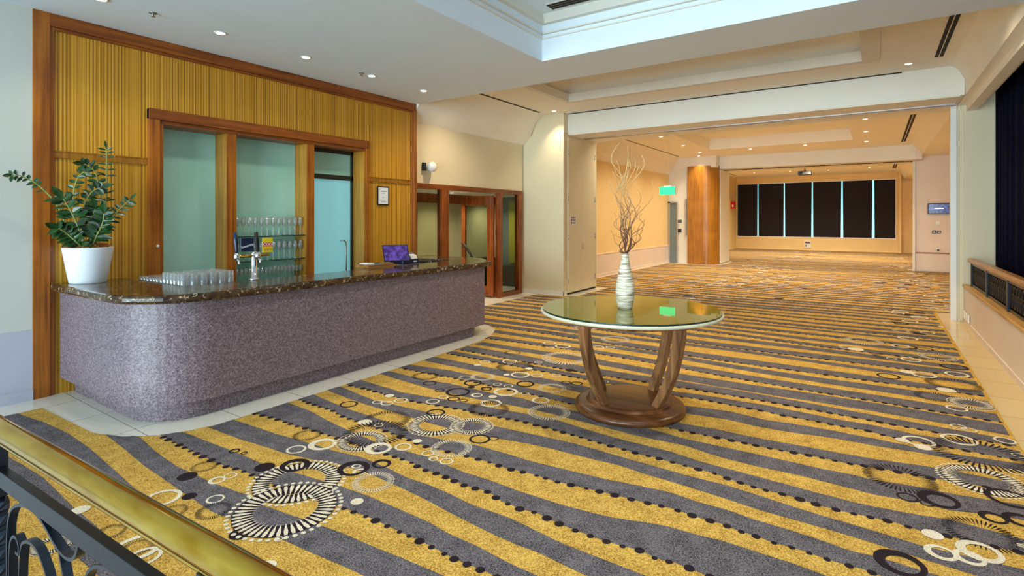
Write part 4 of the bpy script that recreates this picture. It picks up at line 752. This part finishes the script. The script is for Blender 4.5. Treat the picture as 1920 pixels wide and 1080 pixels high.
# beer tap
tx, ty = -5.08, 2.93
tp = thing('beer_tap', 'chrome two-handled beer tap tower standing on the bar', 'beer tap', (tx, ty, 1.05))
MB().lathe([(.05, 0), (.05, .01), (.03, .02), (.027, .24), (.03, .25), (.027, .265), (.012, .275)], (tx, ty, 1.05), 20).build('column', 'chrome', tp, smooth=False)
MB().tube([(tx, ty-.17, 1.285), (tx, ty+.16, 1.29)], .014, 12).build('crossbar', 'brass', tp, smooth=True)
for k, (yy, mt, hz) in enumerate(((ty-.19, 'navy', .19), (ty+.02, 'black', .19))):
    f = MB().lathe([(.018, -.035), (.026, -.02), (.026, .02), (.015, .04)], (tx+.03, yy, 1.285), 14).tube([(tx+.03, yy, 1.26), (tx+.07, yy, 1.25), (tx+.08, yy, 1.20)], .009, 8).build('faucet', 'chrome', tp, smooth=True)
    MB().tube([(tx+.03, yy, 1.31), (tx+.03, yy, 1.34), (tx+.025, yy-.005, 1.34+hz*.5), (tx+.02, yy-.01, 1.33+hz)], [.010, .016, .020, .017], 10).build('tap_handle', mt, f, smooth=True)
def badge(y, z, w_, h_, mat, nm):
    b = MB().box(tx+.05, tx+.06, y-w_/2, y+w_/2, z-h_/2, z+h_/2).build(nm, mat, tp, bevel=.004); return b
b1 = badge(ty-.10, 1.40, .13, .13, 'navy', 'badge')
yw = MB().box(tx+.05, tx+.058, ty+.055, ty+.165, 1.315, 1.46).build('badge', 'yellow', tp, bevel=.004)
RX = (PI/2, 0, PI/2)
def kid(o, par): # keep world position while parenting under a mesh part
    bpy.context.view_layer.update(); mw = o.matrix_world.copy(); o.parent = par; o.matrix_parent_inverse = par.matrix_world.inverted(); o.matrix_world = mw
a_ = text_obj('badge_lettering', 'Somersby', .032, (tx+.061, ty-.10, 1.39), (PI/2, -.25, PI/2), 'paper'); kid(a_, b1)
a_ = text_obj('badge_lettering', 'XXXX', .042, (tx+.059, ty+.11, 1.395), RX, 'paper'); kid(a_, yw)
a_ = MB().box(tx+.0582, tx+.0588, ty+.058, ty+.162, 1.375, 1.415).build('red_band', 'red', yw)
a_ = text_obj('badge_lettering', 'GOLD', .03, (tx+.059, ty+.11, 1.345), RX, 'railwood'); kid(a_, yw)
# register terminal
rx, ry = -5.22, 5.02
o = thing('cash_register', 'black point of sale terminal with tilted lit screen on the bar', 'cash register', (rx, ry, 1.05))
MB().box(rx-.14, rx+.12, ry-.05, ry+.25, 1.051, 1.115).prism_axis([(rx-.12, 1.115), (rx+.10, 1.115), (rx+.02, 1.20), (rx-.10, 1.20)], ry+.06, ry+.25).build('base', 'navy', o, bevel=.012)
sc = MB().box(-.13, .13, -.17, .17, -.012, 0).build('casing', 'black', o, bevel=.006); sc.matrix_parent_inverse = Matrix.Identity(4)
sc.location = (.02, -.08, .155); sc.rotation_euler = (0, .95, -.55)
s2 = MB().box(-.115, .115, -.155, .155, 0, .002).build('screen', 'screen', sc); s2.matrix_parent_inverse = Matrix.Identity(4)
MB().prism_axis([(rx-.02, 1.115), (rx+.12, 1.115), (rx+.10, 1.16), (rx+.0, 1.19)], ry+.10, ry+.22).build('receipt_printer', 'plastic_white', o, bevel=.006)
MB().box(rx+.1202, rx+.124, ry+.14, ry+.2, 1.075, 1.09).build('logo_plate', 'plastic_white', o)
o = MB().tube(smooth_path([(rx-.0, ry+.25, 1.07), (rx+.05, ry+.4, 1.062), (rx-.02, ry+.55, 1.06), (rx+.1, ry+.7, 1.06), (rx+.02, ry+.82, 1.06)]), .008, 8).build('power_cable', 'black', smooth=True); tag(o, 'black cable trailing from the register along the bar top', 'cable')
o = thing('serving_tray', 'dark tray with pale rim on the bar left of the register', 'tray', (-5.18, 4.60, 1.05))
MB().box(-5.33, -5.10, 4.40, 4.78, 1.051, 1.062).build('tray_floor', 'black', o, bevel=.003)
MB().box(-5.345, -5.33, 4.385, 4.795, 1.051, 1.09).box(-5.10, -5.085, 4.385, 4.795, 1.051, 1.085).box(-5.33, -5.10, 4.385, 4.40, 1.051, 1.09).box(-5.33, -5.10, 4.78, 4.795, 1.051, 1.09).build('rim', 'railwood', o)
o = MB().box(-5.30, -5.14, 4.55, 4.75, 1.063, 1.075).build('order_pad', 'tealtape', bevel=.003); tag(o, 'blue order pad lying in the tray', 'pad')
o = MB().box(-5.3, -5.16, 4.42, 4.54, 1.063, 1.10).build('napkin_stack', 'paper', bevel=.004); tag(o, 'stack of white paper napkins in the tray', 'napkins')
# ------------------------------------------------------------------ potted plant
px, py = -6.14, 1.915
pl = thing('potted_plant', 'glossy leaved plant in a tapered white pot on the bar end', 'plant', (px, py, 1.05))
MB().lathe([(.138, .001), (.145, .01), (.196, .325), (.196, .335), (.184, .335), (.175, .28), (.002, .28)], (px, py, 1.05), 40, cap=False).build('pot', 'potwhite', pl, smooth=True)
b = MB(); b.lathe([(.175, .29), (.16, .33), (.14, .355), (.05, .365), (.001, .365)], (px, py, 1.05), 30, cap=False)
for v in b.bm.verts: v.co += Vector((random.uniform(-.012, .012), random.uniform(-.012, .012), random.uniform(-.008, .012)))
for k in range(70):
    a = random.uniform(0, 2*PI); r = random.uniform(.10, .185); h_ = random.uniform(.33, .37)
    b.tube([(px+r*math.cos(a), py+r*math.sin(a), 1.05+h_-.02), (px+(r+.015)*math.cos(a+.15), py+(r+.015)*math.sin(a+.15), 1.05+h_+.005), (px+(r+.02)*math.cos(a+.3), py+(r+.02)*math.sin(a+.3), 1.05+h_-.01)], .0025, 4)
b.build('coir_mulch', 'coir', pl)
def leaf(b, p, d, nrm, L, W):
    d = d.normalized(); s = d.cross(nrm).normalized(); n = s.cross(d)
    pr = [(0, .12), (.2, .62), (.45, 1), (.7, .8), (.9, .35), (1, .02)]
    vs = []
    for t_, w_ in pr:
        c = p+d*L*t_-Vector((0, 0, .12*L*t_*t_))
        vs += [c-s*W*w_*.5+n*W*.12*w_, c-n*.001, c+s*W*w_*.5+n*W*.12*w_]
    fs_ = []
    for i in range(len(pr)-1): fs_ += [(3*i, 3*i+1, 3*i+4, 3*i+3), (3*i+1, 3*i+2, 3*i+5, 3*i+4)]
    b.poly_faces(vs, fs_)
rl = random.Random(11)
LW = [(.07, .036), (.085, .036), (.10, .05), (.10, .026), (.11, .045), (.095, .03), (.13, .06), (.13, .065), (.15, .07), (.14, .06)]
LN = [8, 12, 7, 14, 10, 10, 9, 9, 10, 9]
camdir = Vector((.78, -.62, .1)).normalized()
for si, (S_, (L_, W_), n_) in enumerate(zip(STEMS, LW, LN)):
    base = Vector((px+(S_[0][0]-px)*.45, py+(S_[0][1]-py)*.35, 1.36))
    path = smooth_path([base]+S_, 6)
    st = MB().tube(path, [.009-.005*i/len(path) for i in range(len(path))], 6).build('stem', 'stemgreen', pl, smooth=True)
    lb = MB(); m_ = len(path); start = .15 if si in (1, 3, 7, 8) else (.45 if si in (0, 2) else .3)
    for k in range(n_):
        q = start+(1-start)*k/(n_-1); i = min(m_-2, int(q*(m_-1)))
        p = path[i].copy(); t_ = (path[min(i+1, m_-1)]-path[max(i-1, 0)]).normalized()
        side = t_.cross(camdir).normalized()
        for sg in (-1, 1):
            d = side*sg+t_*rl.uniform(.25, .6)+camdir*rl.uniform(-.2, .45)
            ln = L_*(1-.25*q)*rl.uniform(.85, 1.1)
            tip = p+d.normalized()*ln
            if tip.x < -6.34: d += Vector((.9, 0, 0))
            leaf(lb, p, d, (camdir+Vector((rl.uniform(-.6, .6), rl.uniform(-.6, .6), .5))).normalized(), ln, W_*rl.uniform(.85, 1.1))
    d = (path[-1]-path[-3]); leaf(lb, path[-1].copy(), d+camdir*.01, camdir, L_, W_)
    lb.build('foliage', 'leaf', st, solidify=.0012)
# ------------------------------------------------------------------ round table
TX, TY = -1.77, 4.425; TZ = .876
tb = thing('round_table', 'large round wooden table with glass-covered olive veneer top', 'table', (TX, TY, 0))
MB().lathe([(.44, 0), (.47, .004), (.475, .03), (.46, .05), (.43, .062), (.375, .068), (.365, .072), (.36, .09), (.33, .098), (.001, .098)], (TX, TY, 0.005), 56, cap=False).build('base', 'table_base', tb, smooth=True)
a0 = math.radians(-35)+0
for k in range(4):
    # leg angles measured around the table in world axes
    ang = math.radians([215, 305, 35, 132][k])+YAW
    c_, s_ = math.cos(ang), math.sin(ang)
    prof = [(.30, .10), (.36, .20), (.44, .36), (.495, .54), (.525, .70), (.53, .81)]
    P3 = smooth_path([(r, 0, z) for r, z in prof], 5); b = MB(); w2 = .035; rings = []
    for i, p in enumerate(P3):
        t_ = (P3[min(i+1, len(P3)-1)]-P3[max(i-1, 0)]).normalized(); nrm = Vector((t_.z, 0, -t_.x)); h2 = .03+.012*i/len(P3)
        rr = []
        for (u_, v_) in ((-1, -1), (1, -1), (1, 1), (-1, 1)):
            q = p+nrm*h2*v_; y_ = w2*u_
            if i == 0: q.z = .10
            if i == len(P3)-1: q.z = .815
            rr.append(b.bm.verts.new((TX+q.x*c_-y_*s_, TY+q.x*s_+y_*c_, q.z)))
        rings.append(rr)
    for A, B in zip(rings, rings[1:]):
        for q in range(4): b.bm.faces.new((A[q], A[(q+1) % 4], B[(q+1) % 4], B[q]))
    b.bm.faces.new(rings[0]); b.bm.faces.new(rings[-1]); b.build('leg', 'table', tb, bevel=.005)
MB().lathe([(.50, .79), (.60, .79), (.60, .835), (.50, .835)], (TX, TY, 0), 56, cap=False).build('apron', 'table', tb, smooth=False)
MB().lathe([(.02, .832), (.74, .832), (.765, .838), (.772, .85), (.768, .862), (.02, .862)], (TX, TY, 0), 72).build('top_rim', 'table_rim', tb, smooth=False)
o = MB().lathe([(.001, .8622), (.758, .8622), (.758, .876), (.001, .876)], (0, 0, 0), 80, cap=False).build('glass_top', ['veneer', 'glassedge'], tb)
o.matrix_parent_inverse = Matrix.Identity(4)
for f in o.data.polygons: f.material_index = 1 if abs(f.normal.z) < .5 else 0; f.use_smooth = False
# vase and branches
vx, vy = -2.597*0-0, 0
d_ = (1.65-TZ)/.1675; r_ = (1172-960)/1000*d_
vx = -math.sin(YAW)*d_+math.cos(YAW)*r_; vy = math.cos(YAW)*d_+math.sin(YAW)*r_
vs_ = MB().lathe([(.001, .001), (.058, .001), (.062, .01), (.074, .06), (.081, .14), (.078, .21), (.062, .29), (.045, .36), (.034, .42), (.031, .455), (.034, .474), (.028, .474), (.026, .44), (.001, .43)], (0, 0, 0), 40, cap=False).build('woven_vase', 'vase', smooth=True)
vs_.location = (vx, vy, TZ); tag(vs_, 'pale textured bottle vase standing on the round table', 'vase')
rb = random.Random(5)
BL = ['tallest curly willow branch, tip furthest up at the upper left', 'tall willow branch with its tip just right of the tallest', 'tall pale willow branch topping out right of centre', 'willow branch reaching mid height on the upper left side', 'willow branch arching furthest out to the upper right', 'tall willow branch curling at the upper right', 'tall wavy willow branch rising straight above the vase', 'willow branch ending at mid height right of centre', 'short willow branch leaning left below mid height', 'willow branch leaning right at lower mid height', 'upright willow branch ending at mid height above the vase', 'short dark willow twig leaning right just above the vase', 'shortest dark willow twig leaning left just above the vase']
ends = [(1152, 268, 9), (1165, 275, 3), (1185, 300, 5), (1160, 330, 7), (1215, 340, 4), (1200, 290, 6), (1172, 300, 8), (1190, 345, 5), (1160, 400, 6), (1205, 400, 7), (1176, 350, 6), (1197, 430, 5), (1163, 440, 4)]
RV = Vector((math.cos(YAW), math.sin(YAW), 0)); FV = Vector((-math.sin(YAW), math.cos(YAW), 0))
for i, (u, v, wv) in enumerate(ends):
    lat = (u-1171)/1000*d_; zt = 1.65+(410.5-v)/1000*d_; z0 = TZ+.40; n = 13
    dep = rb.uniform(-.12, .12); pts = []
    for k in range(n+1):
        q = k/n; z = z0+(zt-z0)*q
        amp = (.03+.022*q)*min(1, q*2.2)
        lt = lat*(q**1.1)+amp*math.sin(q*wv*2.2+i*1.7); dp = dep*q+amp*math.cos(q*wv*1.9+i)
        if z < TZ+.49: lt *= .15; dp *= .15
        off = RV*lt+FV*dp
        pts.append((vx+off.x, vy+off.y, z))
    pts = smooth_path(pts, 4); m_ = len(pts)
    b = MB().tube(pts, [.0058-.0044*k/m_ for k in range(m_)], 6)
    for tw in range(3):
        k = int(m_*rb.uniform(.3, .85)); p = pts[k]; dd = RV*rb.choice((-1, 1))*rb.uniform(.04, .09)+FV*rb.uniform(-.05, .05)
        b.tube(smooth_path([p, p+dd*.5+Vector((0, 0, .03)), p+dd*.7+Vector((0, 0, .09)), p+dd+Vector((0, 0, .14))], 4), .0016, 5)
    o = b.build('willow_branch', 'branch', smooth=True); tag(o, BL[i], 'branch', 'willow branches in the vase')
# ------------------------------------------------------------------ near brass balustrade
br = thing('brass_balustrade', 'polished brass handrail with dark scrolled ironwork in the near left corner', 'balustrade', (-2, .5, 0))
def RL(x): return .5+(x+2.36)*.0455
MB().tube([(x, RL(x), .966) for x in (-5.2, -2.3, -1.0, -.2, .8)], .032, 40).build('handrail', 'brass', br, smooth=True)
MB().tube([(x, RL(x)-.008, .932) for x in (-5.2, -2.3, -1.0, -.2, .8)], .009, 12).build('rail_bead', 'brass', br, smooth=True)
def bar_strip(z0, z1, w_, nm):
    b = MB(); x0, x1 = -5.2, .8
    vs = [(x, RL(x)+s*w_, z) for x in (x0, x1) for s in (-1, 1) for z in (z0, z1)]
    b.poly_faces(vs, [(0, 1, 3, 2), (4, 6, 7, 5), (0, 4, 5, 1), (2, 3, 7, 6), (0, 2, 6, 4), (1, 5, 7, 3)]); b.build(nm, 'blackiron', br, bevel=.002)
bar_strip(.79, .842, .013, 'top_bar'); bar_strip(.08, .11, .013, 'bottom_bar')
for xp in (-4.9, -3.64, -2.38, -1.12, .14):
    b = MB(); y = RL(xp); rg = []
    for i in range(60):
        z = .006+(.93-.006)*i/59; tw = 0 if z > .74 or z < .2 else (z-.2)/.54*PI*5
        h_ = .021
        rg.append([b.bm.verts.new((xp+h_*1.414*math.cos(tw+PI/4+k*PI/2), y+h_*1.414*math.sin(tw+PI/4+k*PI/2), z)) for k in range(4)])
    for A, B in zip(rg, rg[1:]):
        for k in range(4): b.bm.faces.new((A[k], A[(k+1) % 4], B[(k+1) % 4], B[k]))
    b.bm.faces.new(rg[0]); b.bm.faces.new(rg[-1]); b.build('post', 'iron_light', br)
def scroll(pts, x0, w_, flip=False):
    b = MB(); P3 = smooth_path([((x0+(w_-p[0] if flip else p[0])), RL(x0+p[0]), p[1]) for p in pts], 6)
    n = len(P3); rg = []
    for i, p in enumerate(P3):
        t_ = (P3[min(i+1, n-1)]-P3[max(i-1, 0)]).normalized(); nr = Vector((-t_.z, 0, t_.x))
        rg.append([b.bm.verts.new(p+nr*a*.0045+Vector((0, c*.011, 0))) for a, c in ((-1, -1), (1, -1), (1, 1), (-1, 1))])
    for A, B in zip(rg, rg[1:]):
        for k in range(4): b.bm.faces.new((A[k], A[(k+1) % 4], B[(k+1) % 4], B[k]))
    b.bm.faces.new(rg[0]); b.bm.faces.new(rg[-1]); return b.build('scroll', 'iron_light', br)
arch = [(0, .12), (0, .5), (0, .64), (.02, .72), (.07, .765), (.16, .79), (.24, .79), (.31, .77), (.37, .745), (.43, .732), (.48, .738), (.51, .76), (.525, .79)]
curl = [(.03, .12), (.02, .45), (.02, .6), (.04, .655), (.075, .67), (.10, .65), (.095, .625), (.075, .625)]
arc2 = [(.10, .12), (.10, .5), (.115, .64), (.15, .68), (.22, .69), (.28, .665), (.33, .6), (.36, .4), (.37, .12)]
leg_ = [(.40, .737), (.46, .6), (.48, .4), (.48, .12)]
for xp in (-3.64, -2.38, -1.12):
    for s0, fl in ((.0, False), (.55, False)):
        for pts in (arch, curl, arc2, leg_): scroll(pts, xp+.12+s0, .35, fl)
